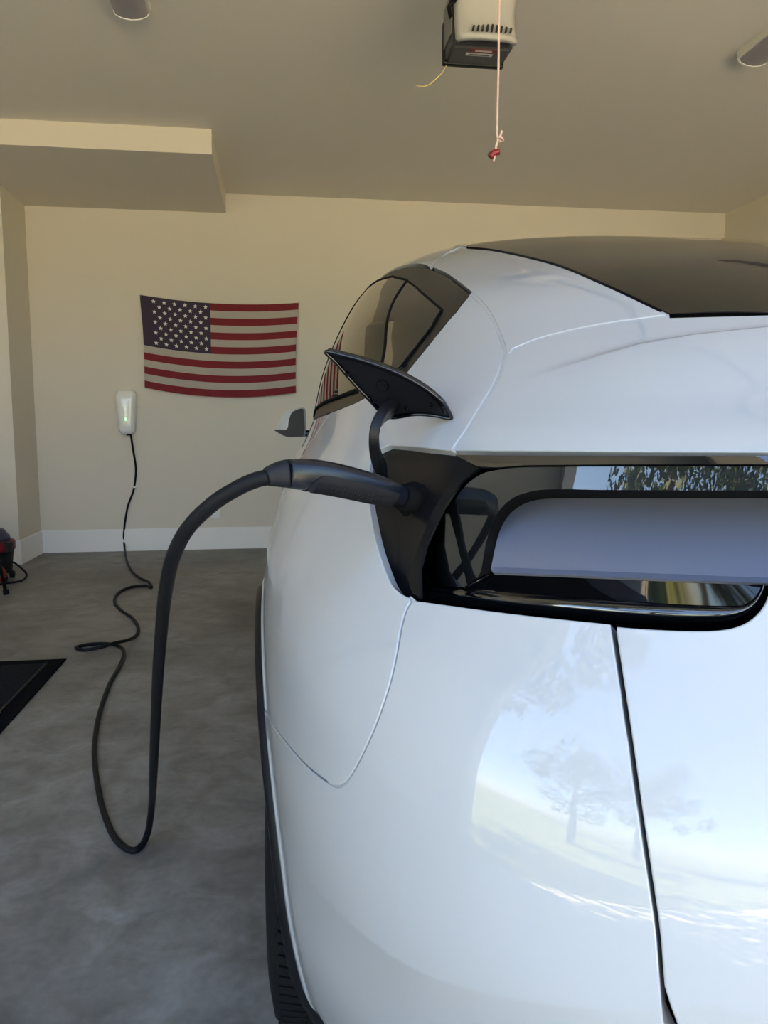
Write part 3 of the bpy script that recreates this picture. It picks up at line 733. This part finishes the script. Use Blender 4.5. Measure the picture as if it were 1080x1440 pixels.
# lower arm: ledge, ridge and face
RID = catmull([(652, 827), (760, 836), (860, 844), (960, 850), (1030, 852), (1052, 848), (1066, 834), (1071, 822)], 5)
LEB = catmull([(690, 808), (800, 813), (860, 815), (960, 819), (1030, 822), (1045, 822), (1055, 822), (1060, 821.5)], 5)
loft('lower_ledge', 'gloss_black', at_depth(LEB, .036), at_depth(RID, .006, True), lamp, 60)
LOWB = catmull([(604, 843), (700, 857), (780, 866), (860, 874), (960, 880), (1020, 878), (1048, 869), (1068, 849), (1078, 824)], 5)
RID2 = catmull([(600, 824), (652, 827), (760, 836), (860, 844), (960, 850), (1030, 852), (1052, 848), (1066, 834), (1071, 822)], 5)
a_, b_ = resample(RID2, 70), resample(LOWB, 70)
rows = [at_depth(a_*(1-k)+b_*k, .007-.006*math.sin(k*math.pi*.9)+.004*k**3, True) for k in np.linspace(0, 1, 7)]
V = np.concatenate(rows); Fc = [(r*70+i, r*70+i+1, (r+1)*70+i+1, (r+1)*70+i) for r in range(6) for i in range(69)]
from_np('lower_lens', V, Fc, 'lamp_black', lamp, True)
ch = at_depth([(653, 826.5), (689, 808)], [-.001, .012], True); sweep('chrome_strip', ch-np.array([0, .002, 0]), 'chrome', lamp, rad=.0011, seg=6)
mirrored(lamp)
# middle stretch of the bar, between the lamps
xm = hits([(XE, 700)])[0][0]; xs_ = np.linspace(xm-.004, XC, 14)
def bar(name, m, z0, z1, d0, d1, n=5):
    V = []; ks = np.linspace(0, 1, n)
    for x in xs_:
        for k in ks:
            p = on_xz([x], [z0+(z1-z0)*k])[0]; p[1] += d0+(d1-d0)*k; V.append(p)
    Fc = [(i*n+j, (i+1)*n+j, (i+1)*n+j+1, i*n+j+1) for i in range(len(xs_)-1) for j in range(n-1)]
    o = from_np(name, V, Fc, m, car, True); mirrored(o)
zz = lambda y: float(hits([(XE, y)])[0][2])
bar('light_bar', 'gloss_black', zz(690), zz(641), .004, .006); bar('bar_panel', 'grey_panel', zz(826), zz(702), .030, .070); bar('bar_soffit', 'gloss_black', zz(702), zz(690), .070, .004)

def gutter(L_, wd, d):
    L_ = np.array(L_); t = np.gradient(L_, axis=0); t /= np.linalg.norm(t, axis=1)[:, None]; n = np.stack([-t[:, 1], t[:, 0]], -1)*wd
    return loft('gutter', 'paint', at_depth(L_+n, d), at_depth(L_-n, d), car, 60)
for L_ in (QT, JOINT, SEAM[:-9], ROOFGAP): mirrored(gutter(L_, 6 if L_ is not ROOFGAP else 4, .0045))
# ---- charge port pocket
POCKET = np.concatenate([RECESS_L[:-1], [(590, 842), (589, 800), (598, 765), (622, 714), (648, 676), (672, 656), (655, 647), (640, 637)], RECESS_T[1:]])
def pdepth(x, y): return .020+.022*sstep(520, 560, x)*sstep(628, 650, y)*(1-sstep(570, 640, x))
pocket = patch_px('charge_port_pocket', 'satin_black', POCKET, pdepth, car, step=8)
pocket['label'] = 'dark charge port recess beside the tail lamp'
loft('pocket_wall', 'trim_black', at_depth(np.concatenate([RECESS_T, RECESS_L[1:]]), .006), at_depth(np.concatenate([RECESS_T, RECESS_L[1:]]), .020), pocket, 90)
patch_px('port_trim', 'satin_black', [(655, 647), (636, 672), (608, 720), (586, 775), (574, 815), (580, 834), (592, 840), (591, 800), (600, 765), (624, 714), (650, 676), (676, 657)], lambda x, y: .010+0*x, pocket, step=8)
cover = patch_px('lamp_side_cover', 'gloss_black', POCKET, lambda x, y: .004+0*x, car, step=10); mirrored(cover); bpy.data.objects.remove(cover)      # the far side has no port
def pxd(px, py, dist):
    d = rayL([px], [py])[0]; return CL+d*(dist/d[1])
sock = sweep('socket', [pxd(578, 702, .878), pxd(604, 710, .905)], 'shell_black', pocket, rad=.021, seg=24)

# ---- open charge door and its arm
hinge = pxd(548, 575, .93); nrm = np.array([-.30, -.72, -.62]); nrm /= np.linalg.norm(nrm)
def onplane(px, py, off=0.0):
    d = rayL([px], [py])[0]; o = hinge+nrm*off; return CL+d*(((o-CL)@nrm)/(d@nrm))
DO = catmull([(458, 494), (480, 498), (520, 509), (560, 524), (598, 545), (622, 565), (632, 580), (634, 588), (612, 584), (585, 582), (560, 586), (548, 586), (536, 579), (520, 562), (500, 541), (482, 520), (472, 508)], 4, True)
def plate(name, m, outline, t0, t1, parent, bulge=0.0, shrink=1.0):
    bm = bmesh.new(); A_ = [bm.verts.new(onplane(*p)+nrm*t0) for p in outline]; c = np.mean([onplane(*p) for p in outline], 0)
    B_ = [bm.verts.new(c+(onplane(*p)-c)*shrink+nrm*t1) for p in outline]; n = len(A_)
    bm.faces.new(A_); bm.faces.new(B_[::-1])
    for i in range(n): bm.faces.new((A_[i], B_[i], B_[(i+1) % n], A_[(i+1) % n]))
    return from_bm(name, bm, m, parent, False)
cdoor = plate('charge_port_door', 'gloss_black', DO, 0, -.007, car, shrink=.985)
cdoor['label'] = 'black charge port flap swung open'
cen = DO.mean(0); DI = catmull([(476, 506), (500, 508), (540, 521), (575, 537), (604, 556), (620, 573), (622, 581), (600, 578), (575, 579), (552, 580), (541, 574), (524, 556), (505, 536), (488, 517)], 4, True)
plate('flap_inner_panel', 'satin_black', DI, .0025, 0, cdoor, shrink=1.02)
sweep('flap_seal', [onplane(*p)+nrm*.001 for p in np.concatenate([DO, DO[:1]])], 'gloss_black', cdoor, rad=.0022, seg=8)
def disc(name, m, px, py, r, parent, h=.002):
    c = onplane(px, py)+nrm*.0025; sweep(name, [c, c+nrm*h], m, parent, rad=r, seg=20, smooth=False)
disc('flap_boss', 'gloss_black', 539, 540, .0075, cdoor); disc('flap_boss', 'satin_black', 539, 540, .0055, cdoor, .003)
for q in ((607, 567), (491, 524), (528, 562), (572, 571)): disc('screw', 'gloss_black', *q, .0024, cdoor)
arm_c = catmull([(538, 662, .925), (530, 645, .905), (526, 622, .89), (528, 600, .888), (538, 583, .90), (552, 573, .925)], 8)
arm_p = [pxd(*q) for q in arm_c]
sweep('flap_arm', arm_p, 'satin_black', cdoor, rad=(.0125, .0058), prof=[(-1, -.8), (-.8, -1), (.8, -1), (1, -.8), (1, .8), (.8, 1), (-.8, 1), (-1, .8)], up=(1, 0, 0), smooth=False)
sweep('flap_arm_channel', [p+np.array([.0, -.0068, -.001]) for p in arm_p[2:-6]], 'guide_grey', cdoor, rad=(.0018, .0022), seg=6, up=(1, 0, 0))

# ---- wheels
def wheel(x, y, flip):
    w_ = lathe('tyre', [(-.105, .235), (-.122, .262), (-.126, .295), (-.118, .330), (-.100, .348), (-.06, .354), (-.058, .347), (-.048, .347), (-.046, .355), (-.006, .356), (-.004, .348), (.004, .348), (.006, .356), (.046, .355), (.048, .347), (.058, .347), (.06, .354), (.100, .348), (.118, .330), (.126, .295), (.122, .262), (.105, .235)], 'rubber', car, 72)
    w_.name = 'wheel'; w_.location = (x, y, .356); w_.rotation_euler = (0, 0, math.pi if flip else 0)
    lathe('rim', [(-.10, .236), (-.104, .247), (-.09, .240), (-.05, .215), (.08, .22), (.10, .236)], 'alloy', w_, 48)
    lathe('hub', [(-.085, .0), (-.088, .03), (-.08, .05), (.02, .06), (.02, 0)], 'alloy', w_, 24)
    for k in range(5):
        a = k*2*math.pi/5
        for s in (-.10, .10):
            p0 = (-.075, .04*math.cos(a+s), .04*math.sin(a+s)); p1 = (-.092, .228*math.cos(a+s*1.6), .228*math.sin(a+s*1.6))
            sweep('spoke', [p0, tuple((np.array(p0)+p1)/2-np.array([.004, 0, 0])), p1], 'alloy', w_, rad=[(.012, .012), (.013, .010), (.016, .010)], prof=[(-1, -1), (1, -1), (1, 1), (-1, 1)], up=(1, 0, 0), smooth=False)
    if y < 1:                           # tread blocks across the shoulder, seen behind the bumper
        bm = bmesh.new()
        for k in range(120):
            a = 2*math.pi*k/120
            for sx in (-1, 1):
                m_ = Matrix.Rotation(a, 4, 'X') @ Matrix.Translation((sx*.088, 0, .3505)) @ Matrix.Rotation(sx*.35, 4, 'Z') @ Matrix.Diagonal((.042, .0135, .009, 1))
                bmesh.ops.create_cube(bm, size=1, matrix=m_)
        o = from_bm('tread', bm, 'rubber', w_); o['kind'] = 'stuff'
    return w_
wheel(.145, 0, False); wheel(2*XC-.145, 0, True); wheel(.145, WB, False); wheel(2*XC-.145, WB, True)

# ---- door mirror
def door_mirror():
    Y = 2.02
    def q(px, py, dy=0.0): p = pxd(px, py, Y+1.356); p[1] += dy; return p
    outl = catmull([(390, 603), (393, 593), (398, 584), (407, 577), (418, 574), (427, 573), (430, 580), (430, 600), (429, 613), (418, 615), (402, 614), (394, 610)], 3, True)
    O_ = np.array([q(*p) for p in outl]); c = O_.mean(0); n = len(O_)
    rows = [c+(O_-c)*s+np.array([0, d, 0]) for s, d in ((.97, -.004), (1, .004), (1.0, .03), (.92, .07), (.75, .105), (.45, .13), (.1, .14))]
    V = np.concatenate(rows); Fc = [(r*n+i, r*n+(i+1) % n, (r+1)*n+(i+1) % n, (r+1)*n+i) for r in range(len(rows)-1) for i in range(n)]+[tuple(range((len(rows)-1)*n, len(rows)*n)), tuple(range(n))[::-1]]
    bm = bmesh.new(); vs = [bm.verts.new(v) for v in V]
    for f in Fc: bm.faces.new([vs[k] for k in f])
    m_ = from_bm('door_mirror', bm, 'paint', car, True); m_['label'] = 'white door mirror with a black face'
    def face(name, mm, pts, dy):
        bm = bmesh.new(); a = [bm.verts.new(q(*p, dy)) for p in pts]; b = [bm.verts.new(q(*p, dy+.01)) for p in pts]; k = len(a); bm.faces.new(a); bm.faces.new(b[::-1])
        for i in range(k): bm.faces.new((a[i], b[i], b[(i+1) % k], a[(i+1) % k]))
        return from_bm(name, bm, mm, m_)
    face('mirror_rim', 'satin_black', [tuple(p) for p in catmull([(403, 604), (406, 592), (410, 581), (418, 576), (426, 575), (427, 583), (428, 611), (418, 614), (404, 614), (392, 609), (386, 604)], 3, True)], -.012)
    face('mirror_glass', 'satin_black', [tuple(p) for p in catmull([(408, 600), (411, 588), (416, 581), (423, 579), (424, 606), (412, 607)], 3, True)], -.014)
    sweep('mirror_arm', [q(424, 610, .03), q(436, 609, .05), q(446, 606, .06)], 'gloss_black', m_, rad=(.025, .014), seg=10)
    return m_
mirrored(door_mirror())

# ================================================================== CHARGING CABLE
cable = empty('charging_cable', tuple(atZ(190, 1195, 0)))
tag(cable, 'thick black charging cable with its handle plugged into the car', 'cable')
base_ = np.array(cable.location)
def cw(p): return np.array(p)-base_                      # world to the cable's own frame
def pxw(px, py, dist): return toW(pxd(px, py, dist))
RC = .0082
def fl(px, py): return atZ(px, py, RC)
hang = [pxw(*q) for q in [(378, 671, .785), (360, 675, .786), (335, 686, .79), (300, 708, .80), (265, 742, .82), (244, 782, .85), (233, 830, .90), (227, 885, .98), (222, 950, 1.09), (218, 1030, 1.26), (215.5, 1090, 1.46), (214, 1125, 1.70), (211.5, 1150, 1.825), (208, 1170, 1.885)]]
lay = [fl(*q) for q in [(200, 1188), (188, 1196), (172, 1189), (156, 1168), (142, 1128), (134, 1080), (133, 1045), (140, 1002), (154, 962), (168, 937), (174, 918)]]
loopa = [fl(*q) for q in [(166, 908), (145, 905), (120, 907), (107, 911), (118, 914)]]
lift = np.array([0, 0, 2.1*RC])
loopb = [fl(140, 913)+lift*.5, fl(162, 909)+lift, fl(180, 903)+lift*.6, fl(192, 893), fl(194, 882), fl(186, 869), fl(170, 858), fl(161, 846), fl(166, 834), fl(182, 826), fl(203, 823.5), fl(213, 826), fl(209, 821)+lift*.7, fl(198, 815)+lift*.5, fl(187, 805), fl(180, 793), fl(177, 783)]
Y_W = D-.012
up_ = [atY(175, 768, Y_W-.03), atY(174, 750, Y_W), atY(179, 715, Y_W), atY(188, 688, Y_W), atY(191, 660, Y_W), atY(187, 632, Y_W-.02), atY(183, 607, D-.045)]
path = catmull(hang+lay+loopa+loopb+up_, 8)
path[:, 2] = np.maximum(path[:, 2], RC)
sweep('cord', [cw(p) for p in path], 'cable', cable, rad=RC, seg=12)
tp = atY(190, 685, Y_W); boxo('cord_tie', tuple(cw(tp)-np.array([.014, .012, .006])), tuple(cw(tp)+np.array([.014, .012, .006])), 'white_plastic', cable, bev=.002)
# handle
hc_ = catmull([(405, 666, .79, 20, 17), (422, 667, .797, 22, 18), (445, 668.5, .807, 22.3, 18), (480, 675, .822, 22, 18), (520, 685, .84, 20.5, 17), (548, 693, .852, 17.5, 16), (566, 699, .862, 14.5, 15)], 6)
hp = [pxw(*q[:3]) for q in hc_]; hr = [(q[4]*q[2]/F, q[3]*q[2]/F) for q in hc_]
rounded = [(math.copysign(abs(math.cos(a))**.8, math.cos(a)), math.copysign(abs(math.sin(a))**.85, math.sin(a))) for a in np.linspace(0, 2*math.pi, 28, endpoint=False)]
hand = sweep('handle', [cw(p) for p in hp], 'connector', cable, rad=hr, prof=rounded, up=(0, 0, 1)); hand['label'] = 'dark curved plug handle'
bc = catmull([(375, 671, .784, 13, 13), (383, 669, .786, 15.5, 14), (394, 667, .788, 18.5, 16), (404, 666, .79, 20, 17)], 4)
sweep('strain_relief', [cw(pxw(*q[:3])) for q in bc], 'grip', hand, rad=[(q[4]*q[2]/F, q[3]*q[2]/F) for q in bc], prof=rounded)
sweep('plug_nose', [cw(pxw(566, 699, .862)), cw(pxw(600, 709, .885))], 'shell_black', hand, rad=.0155, seg=24)
# grip on the underside with fine ribs
gi = [k for k, q in enumerate(hc_) if 428 < q[0] < 552]
def under(k, a, extra):
    p = hp[k]; t = (hp[min(k+1, len(hp)-1)]-hp[max(k-1, 0)]); t /= np.linalg.norm(t); s = np.cross(t, (0, 0, 1)); s /= np.linalg.norm(s); b = np.cross(s, t)
    return p+s*math.cos(a)*(hr[k][0]+extra)*1.0+b*math.sin(a)*(hr[k][1]+extra)
V = []; A_s = np.linspace(math.radians(176), math.radians(364), 16)
for n_, k in enumerate(gi):
    sh = .8*(1-min(1, n_/5.0))**1.5
    for a in np.linspace(A_s[0]+sh, A_s[-1]-sh, 16): V.append(cw(under(k, a, .0012)))
Fc = [(r*16+i, r*16+i+1, (r+1)*16+i+1, (r+1)*16+i) for r in range(len(gi)-1) for i in range(15)]
from_np('grip', V, Fc, 'grip', hand, True)
bm = bmesh.new(); nr = 34
for j in range(nr):
    f_ = gi[0]+3+(gi[-1]-gi[0]-4)*j/nr; k = int(f_); u_ = f_-k
    prev = None
    for a in np.linspace(math.radians(205), math.radians(335), 15):
        p = under(k, a, .0014)*(1-u_)+under(k+1, a, .0014)*u_; t = hp[k+1]-hp[k]; t /= np.linalg.norm(t); c = hp[k]*(1-u_)+hp[k+1]*u_; o = (p-c)/np.linalg.norm(p-c)
        ring = [bm.verts.new(cw(p-t*.0009)), bm.verts.new(cw(p+o*.0011)), bm.verts.new(cw(p+t*.0009))]
        if prev: bm.faces.new((prev[0], prev[1], ring[1], ring[0])); bm.faces.new((prev[1], prev[2], ring[2], ring[1]))
        prev = ring
o = from_bm('grip_ribs', bm, 'grip', hand); o['kind'] = 'stuff'

# ================================================================== ON THE BACK WALL
# wall charger
wc = empty('wall_charger', tuple(atY(180, 580, D)))
tag(wc, 'white wall-mounted car charger with a green light', 'charger')
def rrect(wd, ht, r, taper=0.0, n=6):
    out = []
    for cx, cz, a0 in ((1, 1, 0), (-1, 1, 90), (-1, -1, 180), (1, -1, 270)):
        for k in range(n+1):
            a = math.radians(a0+90*k/n); x = cx*(wd-r)+r*math.cos(a); z = cz*(ht-r)+r*math.sin(a); x *= 1-taper*max(0, -z/ht)**1.5-.04*max(0, z/ht)**2; out.append((x, z))
    return out
rows = []
for s, y in ((1.0, 0), (1.0, -.05), (.985, -.085), (.93, -.103), (.80, -.112), (.5, -.116), (.05, -.117)):
    rows.append([(x*s, y, z*(s if s > .9 else .9*s+.09)) for x, z in rrect(.080, .178, .035, .36)])
V = np.array(rows).reshape(-1, 3); n = len(rows[0]); Fc = [(r*n+i, r*n+(i+1) % n, (r+1)*n+(i+1) % n, (r+1)*n+i) for r in range(len(rows)-1) for i in range(n)]+[tuple(range((len(rows)-1)*n, len(rows)*n))]
bm = bmesh.new(); vs = [bm.verts.new(v) for v in V]
for f in Fc: bm.faces.new([vs[k] for k in f])
from_bm('charger_body', bm, 'charger_white', wc, True)
boxo('status_light', (-.004, -.121, -.066), (.004, -.115, -.045), 'green_led', wc, bev=.002)
boxo('badge', (-.012, -.109, .142), (.012, -.1045, .152), 'guide_grey', wc, bev=.001)
sweep('cable_gland', [(.004, -.045, -.172), (.004, -.045, -.188)], 'cable', wc, rad=.013, seg=14)

# flag
flag = empty('flag', tuple(atY(310, 485, D)))
tag(flag, 'stars and stripes flag pinned to the beige wall', 'flag')
TLf, TRf, BLf, BRf = [atY(*p, D-.02)-np.array(flag.location) for p in ((197, 415), (420, 426), (204, 545), (416, 552))]
def fpt(u, v, lift=0.0):
    """u along, v down the flag: hung from its top corners, sagging between them"""
    p = (TLf*(1-u)+TRf*u)*(1-v)+(BLf*(1-u)+BRf*u)*v
    sag = .052*4*u*(1-u)*(.75+.35*v); p = p-np.array([0, 0, sag])
    pull = .010*math.sin(math.pi*v)*(1-2*u)                       # sides drawn in
    wav = .008*math.sin(9*u+3.2*v)*v+.010*math.sin(5.5*(u-v)+1)*(.3+.7*v)+.006*math.sin(17*u+9*v)*(1-u*.4)
    return p+np.array([pull, -.012-abs(wav)*.8-lift, 0])
def fpatch(name, m, u0, u1, v0, v1, nu, nv, lift=0.0):
    V = [fpt(u0+(u1-u0)*i/nu, v0+(v1-v0)*j/nv, lift) for j in range(nv+1) for i in range(nu+1)]
    Fc = [(j*(nu+1)+i, j*(nu+1)+i+1, (j+1)*(nu+1)+i+1, (j+1)*(nu+1)+i) for j in range(nv) for i in range(nu)]
    n = len(V); V += [p+np.array([0, .002, 0]) for p in V]; Fc += [tuple(k+n for k in f[::-1]) for f in Fc]
    return from_np(name, V, Fc, m, flag, True)
UC = .435                                                   # the canton's width, hoist sleeve included
for k in range(13):
    fpatch('stripe', 'flag_red' if k % 2 == 0 else 'flag_white', UC if k < 7 else 0, 1, k/13, (k+1)/13, 30 if k < 7 else 52, 3)
fpatch('canton', 'flag_blue', 0, UC, 0, 7/13, 26, 18)
for r in range(9):
    for c in range(6 if r % 2 == 0 else 5):
        u = .082+(UC-.082-.03)*((c+(.5 if r % 2 else 0))/5.0); v = (r+.85)/9.7*7/13
        bm = bmesh.new(); cc = fpt(u, v, .0025); ex = fpt(u+.01, v, .0025)-cc; ex /= np.linalg.norm(ex); ez = fpt(u, v-.01, .0025)-cc; ez /= np.linalg.norm(ez)
        vs = []
        for k in range(10):
            a = math.pi/2+k*math.pi/5; rr = .019 if k % 2 == 0 else .0085; vs.append(bm.verts.new(cc+ex*rr*math.cos(a)+ez*rr*math.sin(a)))
        c_ = bm.verts.new(cc-np.array([0, .001, 0]))
        for k in range(10): bm.faces.new((vs[k], vs[(k+1) % 10], c_))
        from_bm('star', bm, 'star_white', flag)
for u in (0.004, .996):
    p = fpt(u, .01); sweep('pin', [p+np.array([0, .03, 0]), p-np.array([0, .006, 0])], 'metal', flag, rad=.004, seg=8)
# outlet and cover plate low on the wall
p = atY(303, 719, D); oe = empty('wall_outlet', tuple(p)); boxo('cover_plate', (-.036, -.006, -.058), (.036, 0, .058), 'white_plastic', oe, bev=.003)
for dz in (-.022, .022): boxo('socket', (-.017, -.0085, dz-.014), (.017, -.005, dz+.014), 'white_plastic', oe, bev=.002)
tag(oe, 'white electrical outlet on the wall behind the hanging cable', 'outlet')
p = atY(401, 705, D); oe = empty('junction_box', (float(p[0])+.10, float(p[1]), float(p[2]))); boxo('box_body', (-.12, -.05, -.17), (.12, 0, .17), 'metal', oe, bev=.004); boxo('box_cover', (-.105, -.058, -.155), (.105, -.05, .155), 'white_plastic', oe, bev=.003)
tag(oe, 'white covered wall box low beside the car', 'box')

# ================================================================== ON THE CEILING
def fixture(px, py, length, label):
    e = atZ(px, py, H-.055); f = empty('ceiling_light', (float(e[0]), float(e[1]), H))
    prof = [(-.075, 0), (-.078, -.03), (-.066, -.052), (-.035, -.064), (0, -.068), (.035, -.064), (.066, -.052), (.078, -.03), (.075, 0)]
    n = len(prof); V = [(x, y, z) for y in (0, -length) for x, z in prof]; Fc = [(i, i+1, n+i+1, n+i) for i in range(n-1)]
    d_ = from_np('diffuser', V, Fc, 'fixture', f, True)
    for y in (0, -length):
        bm = bmesh.new(); a = [bm.verts.new((x*1.04, y-.006, z*1.05)) for x, z in prof]; b = [bm.verts.new((x*1.04, y+.006, z*1.05)) for x, z in prof]
        bm.faces.new(a); bm.faces.new(b[::-1])
        for i in range(n): bm.faces.new((a[i], b[i], b[(i+1) % n], a[(i+1) % n]))
        from_bm('end_cap', bm, 'fixture_rim', f)
    for s in (-1, 1):
        bm = bmesh.new(); box(bm, (s*.072, -length, -.036), (s*.086, 0, 0)); from_bm('side_rail', bm, 'fixture_rim', f)
    tag(f, label, 'ceiling light')
fixture(185, 24, 1.22, 'unlit long ceiling light above the bare floor in front of the soffit')
fixture(1058, 90, 1.22, 'unlit long ceiling light on the right, above the car roof')

# garage door opener
n1 = atY(640, 57, 3.10); bw = float(atY(728, 61, 3.10)[0]-n1[0])
op = empty('door_opener', (float(n1[0])+bw/2, 3.10, float(n1[2])))
tag(op, 'grey and white garage door opener hung from the ceiling', 'door opener')
hw = bw/2
def hexa(name, m, a, b, parent, bev=.01):
    """block from a rear/front pair of rectangles: each (x0, x1, z0, z1, y)"""
    bm = bmesh.new(); vs = []
    for x0, x1, z0, z1, y in (a, b): vs += [bm.verts.new(v) for v in ((x0, y, z0), (x1, y, z0), (x1, y, z1), (x0, y, z1))]
    for f in [(0, 1, 2, 3), (7, 6, 5, 4), (0, 4, 5, 1), (1, 5, 6, 2), (2, 6, 7, 3), (3, 7, 4, 0)]: bm.faces.new([vs[i] for i in f])
    if bev: bmesh.ops.bevel(bm, geom=bm.edges[:], offset=bev, segments=3, affect='EDGES')
    return from_bm(name, bm, m, parent)
hexa('motor_housing', 'opener_grey', (-hw, hw-.004, .0, .20, .045), (-hw, hw-.004, .0, .20, .20), op, .012)
# white front cover, waisted in the middle and flaring to the lower lip
V, Fc = [], []; nx, nz_ = 14, 12
for j in range(nz_+1):
    k = j/nz_; z = .004+.215*k; wv = hw*(1.0-.04*math.sin(k*math.pi)+.06*k); yb = -.006-.035*(1-k)**2+.012*math.sin(math.pi*min(1, k*1.2))
    for i in range(nx+1):
        s = -1+2*i/nx; V.append((wv*s, yb+.035*abs(s)**4, z))
for j in range(nz_):
    for i in range(nx): a = j*(nx+1)+i; Fc.append((a, a+1, a+nx+2, a+nx+1))
m_ = from_np('front_cover', V, Fc, 'opener_white', op, True)
md = m_.modifiers.new('thickness', 'SOLIDIFY'); md.thickness = .02; md.offset = -1
for i in range(9):
    x = -.062+i*.0185; sweep('vent_slot', [(x-.004, -.044, .022), (x+.005, -.022, .055-abs(i-4)*.002)], 'slot', op, rad=(.0035, .004), prof=[(-1, -1), (1, -1), (1, 1), (-1, 1)], up=(0, 1, 0), smooth=False)
boxo('side_plate', (-hw-.006, .05, .05), (-hw, .19, .20), 'metal', op, bev=.002)
boxo('light_lens', (-hw-.008, .185, -.004), (hw, .215, .16), 'satin_black', op, bev=.008)
st = boxo('sticker', (-.055, .05, -.0022), (.060, .083, -.0002), 'sticker_red', op)
boxo('sticker_print', (-.028, .060, -.0030), (.040, .070, -.0022), 'sticker_white', st)
st = boxo('sticker', (-.058, .086, -.0022), (.050, .108, -.0002), 'sticker_white', op)
boxo('sticker_print', (-.044, .093, -.0030), (.036, .101, -.0022), 'sticker_ink', st)
zt = H-float(n1[2])
for sx in (-1, 1):
    for y in (.08, .18): boxo('hanger_strap', (sx*.10-.015, y-.002, .19), (sx*.10+.015, y+.002, zt), 'metal', op)
boxo('rail', (-.018, -3.5, .215), (.018, .20, .255), 'metal', op, bev=.003)
sweep('cable_bundle', catmull([(-hw-.004, .06, .11), (-hw-.018, .03, .135), (-hw-.004, .02, .16), (-hw-.022, .0, .185), (-hw, .02, .22), (-hw+.02, .03, zt)], 8), 'cable', op, rad=.008, seg=8)
boxo('terminal_block', (-hw-.014, -.01, .15), (-hw+.008, .05, .21), 'satin_black', op, bev=.004)
oa = np.array(op.location)
sweep('antenna_wire', [atY(*q, 3.30)-oa for q in catmull([(628, 92), (622, 102), (613, 111), (604, 119), (595, 121.5), (585, 120.5)], 5)], 'yellow_wire', op, rad=.0022, seg=6)

# release cord with its red handle
YRp = 2.42
def rp(px, py, dy=0): return atY(px, py, YRp+dy)
rc = empty('release_cord', tuple(rp(696, 225)))
tag(rc, 'pale pink release cord with a red handle hanging from the opener rail', 'cord')
rb = np.array(rc.location)
top = rp(703, -95); top[2] = float(n1[2])+.216
sweep('rope', catmull([top-rb, rp(702, 10)-rb, rp(701, 90)-rb, rp(699.5, 150)-rb, rp(699, 188)-rb, rp(700, 196)-rb, rp(697.5, 206)-rb, rp(697, 213)-rb, rp(695.5, 220)-rb, rp(694, 228)-rb], 5), 'rope', rc, rad=.0036, seg=8)
sweep('knot', catmull([rp(699, 194)-rb, rp(704, 193, -.008)-rb, rp(707, 197)-rb, rp(703, 199, .006)-rb, rp(701, 195)-rb, rp(704, 190)-rb, rp(705.5, 184)-rb], 6), 'rope', rc, rad=.0038, seg=8)
sweep('pull_handle', catmull([rp(689.5, 221)-rb, rp(692, 217)-rb, rp(697, 214)-rb, rp(702, 213.5)-rb], 6), 'red', rc, rad=[(.009, .010)]*19, seg=12)

# ================================================================== ON THE FLOOR
mt = empty('floor_mat', (-1.45, 3.0, 0))
boxo('mat_field', (-.42, -.98, .0), (.43, .455, .008), 'mat_rubber', mt, bev=.003)
for a, b in (((.44, -1.02, 0), (.50, .52, .006)), ((-.5, -1.02, 0), (-.43, .52, .006)), ((-.43, .46, 0), (.44, .52, .006)), ((-.43, -1.02, 0), (.44, -.985, .006))): boxo('border', a, b, 'mat_border', mt, bev=.002)
sweep('edge_rib', [(.435, -.97, .008), (.435, .45, .008)], 'cladding', mt, rad=.006, seg=8)
tag(mt, 'black rubber-edged floor mat lying on the concrete', 'mat')
# wet and dry vacuum at the left
vp = atZ(6, 812, 0); vx, vy = -1.93, 5.45
vac = empty('shop_vacuum', (vx-.02, vy, 0))
lathe('drum', [(.05, .0), (.05, .14), (.06, .15), (.20, .165), (.205, 0)], 'vac_black', vac, 32, 'z')
lathe('red_band', [(.205, 0), (.205, .172), (.215, .178), (.262, .178), (.27, .17), (.27, 0)], 'red', vac, 32, 'z')
lathe('motor_head', [(.27, 0), (.27, .15), (.30, .145), (.345, .11), (.36, .05), (.36, 0)], 'vac_blue', vac, 32, 'z')
boxo('latch', (.135, -.10, .20), (.19, -.05, .27), 'vac_black', vac, bev=.006)
for a in (30, 150, 250, 330):
    c, s = math.cos(math.radians(a))*.15, math.sin(math.radians(a))*.15
    lathe('caster', [(-.012, .004), (-.012, .025), (.012, .025), (.012, .004)], 'vac_black', vac, 16, 'x').location = (c, s, .025)
sweep('power_cord', catmull([(.15, .02, .12), (.20, -.02, .10), (.255, -.03, .04), (.245, -.10, .012), (.17, -.16, .008), (.10, -.22, .008)], 8), 'cable', vac, rad=.007, seg=8)
sweep('red_hose', catmull([(.12, -.12, .11), (.16, -.16, .07), (.13, -.2, .03), (.06, -.22, .022)], 8), 'red', vac, rad=.013, seg=10)
tag(vac, 'black workshop vacuum with red band and blue head by the wall pier', 'vacuum')
lp = atZ(9, 836, 0); stn = empty('folding_stand', (float(lp[0])-.03, float(lp[1]), 0))
for dx, dy in ((0, 0), (-.5, 0), (0, -.35), (-.5, -.35)):
    sweep('leg', [(dx+.028, dy, .012), (dx-.10, dy, .80)], 'vac_black', stn, rad=.011, seg=10)
    sweep('foot', [(dx+.03, dy, 0), (dx+.027, dy, .03)], 'rubber', stn, rad=.017, seg=12)
boxo('stand_top', (-.68, -.43, .80), (-.07, .08, .83), 'vac_black', stn, bev=.006)
tag(stn, 'black folding stand with thin legs at the left', 'stand')
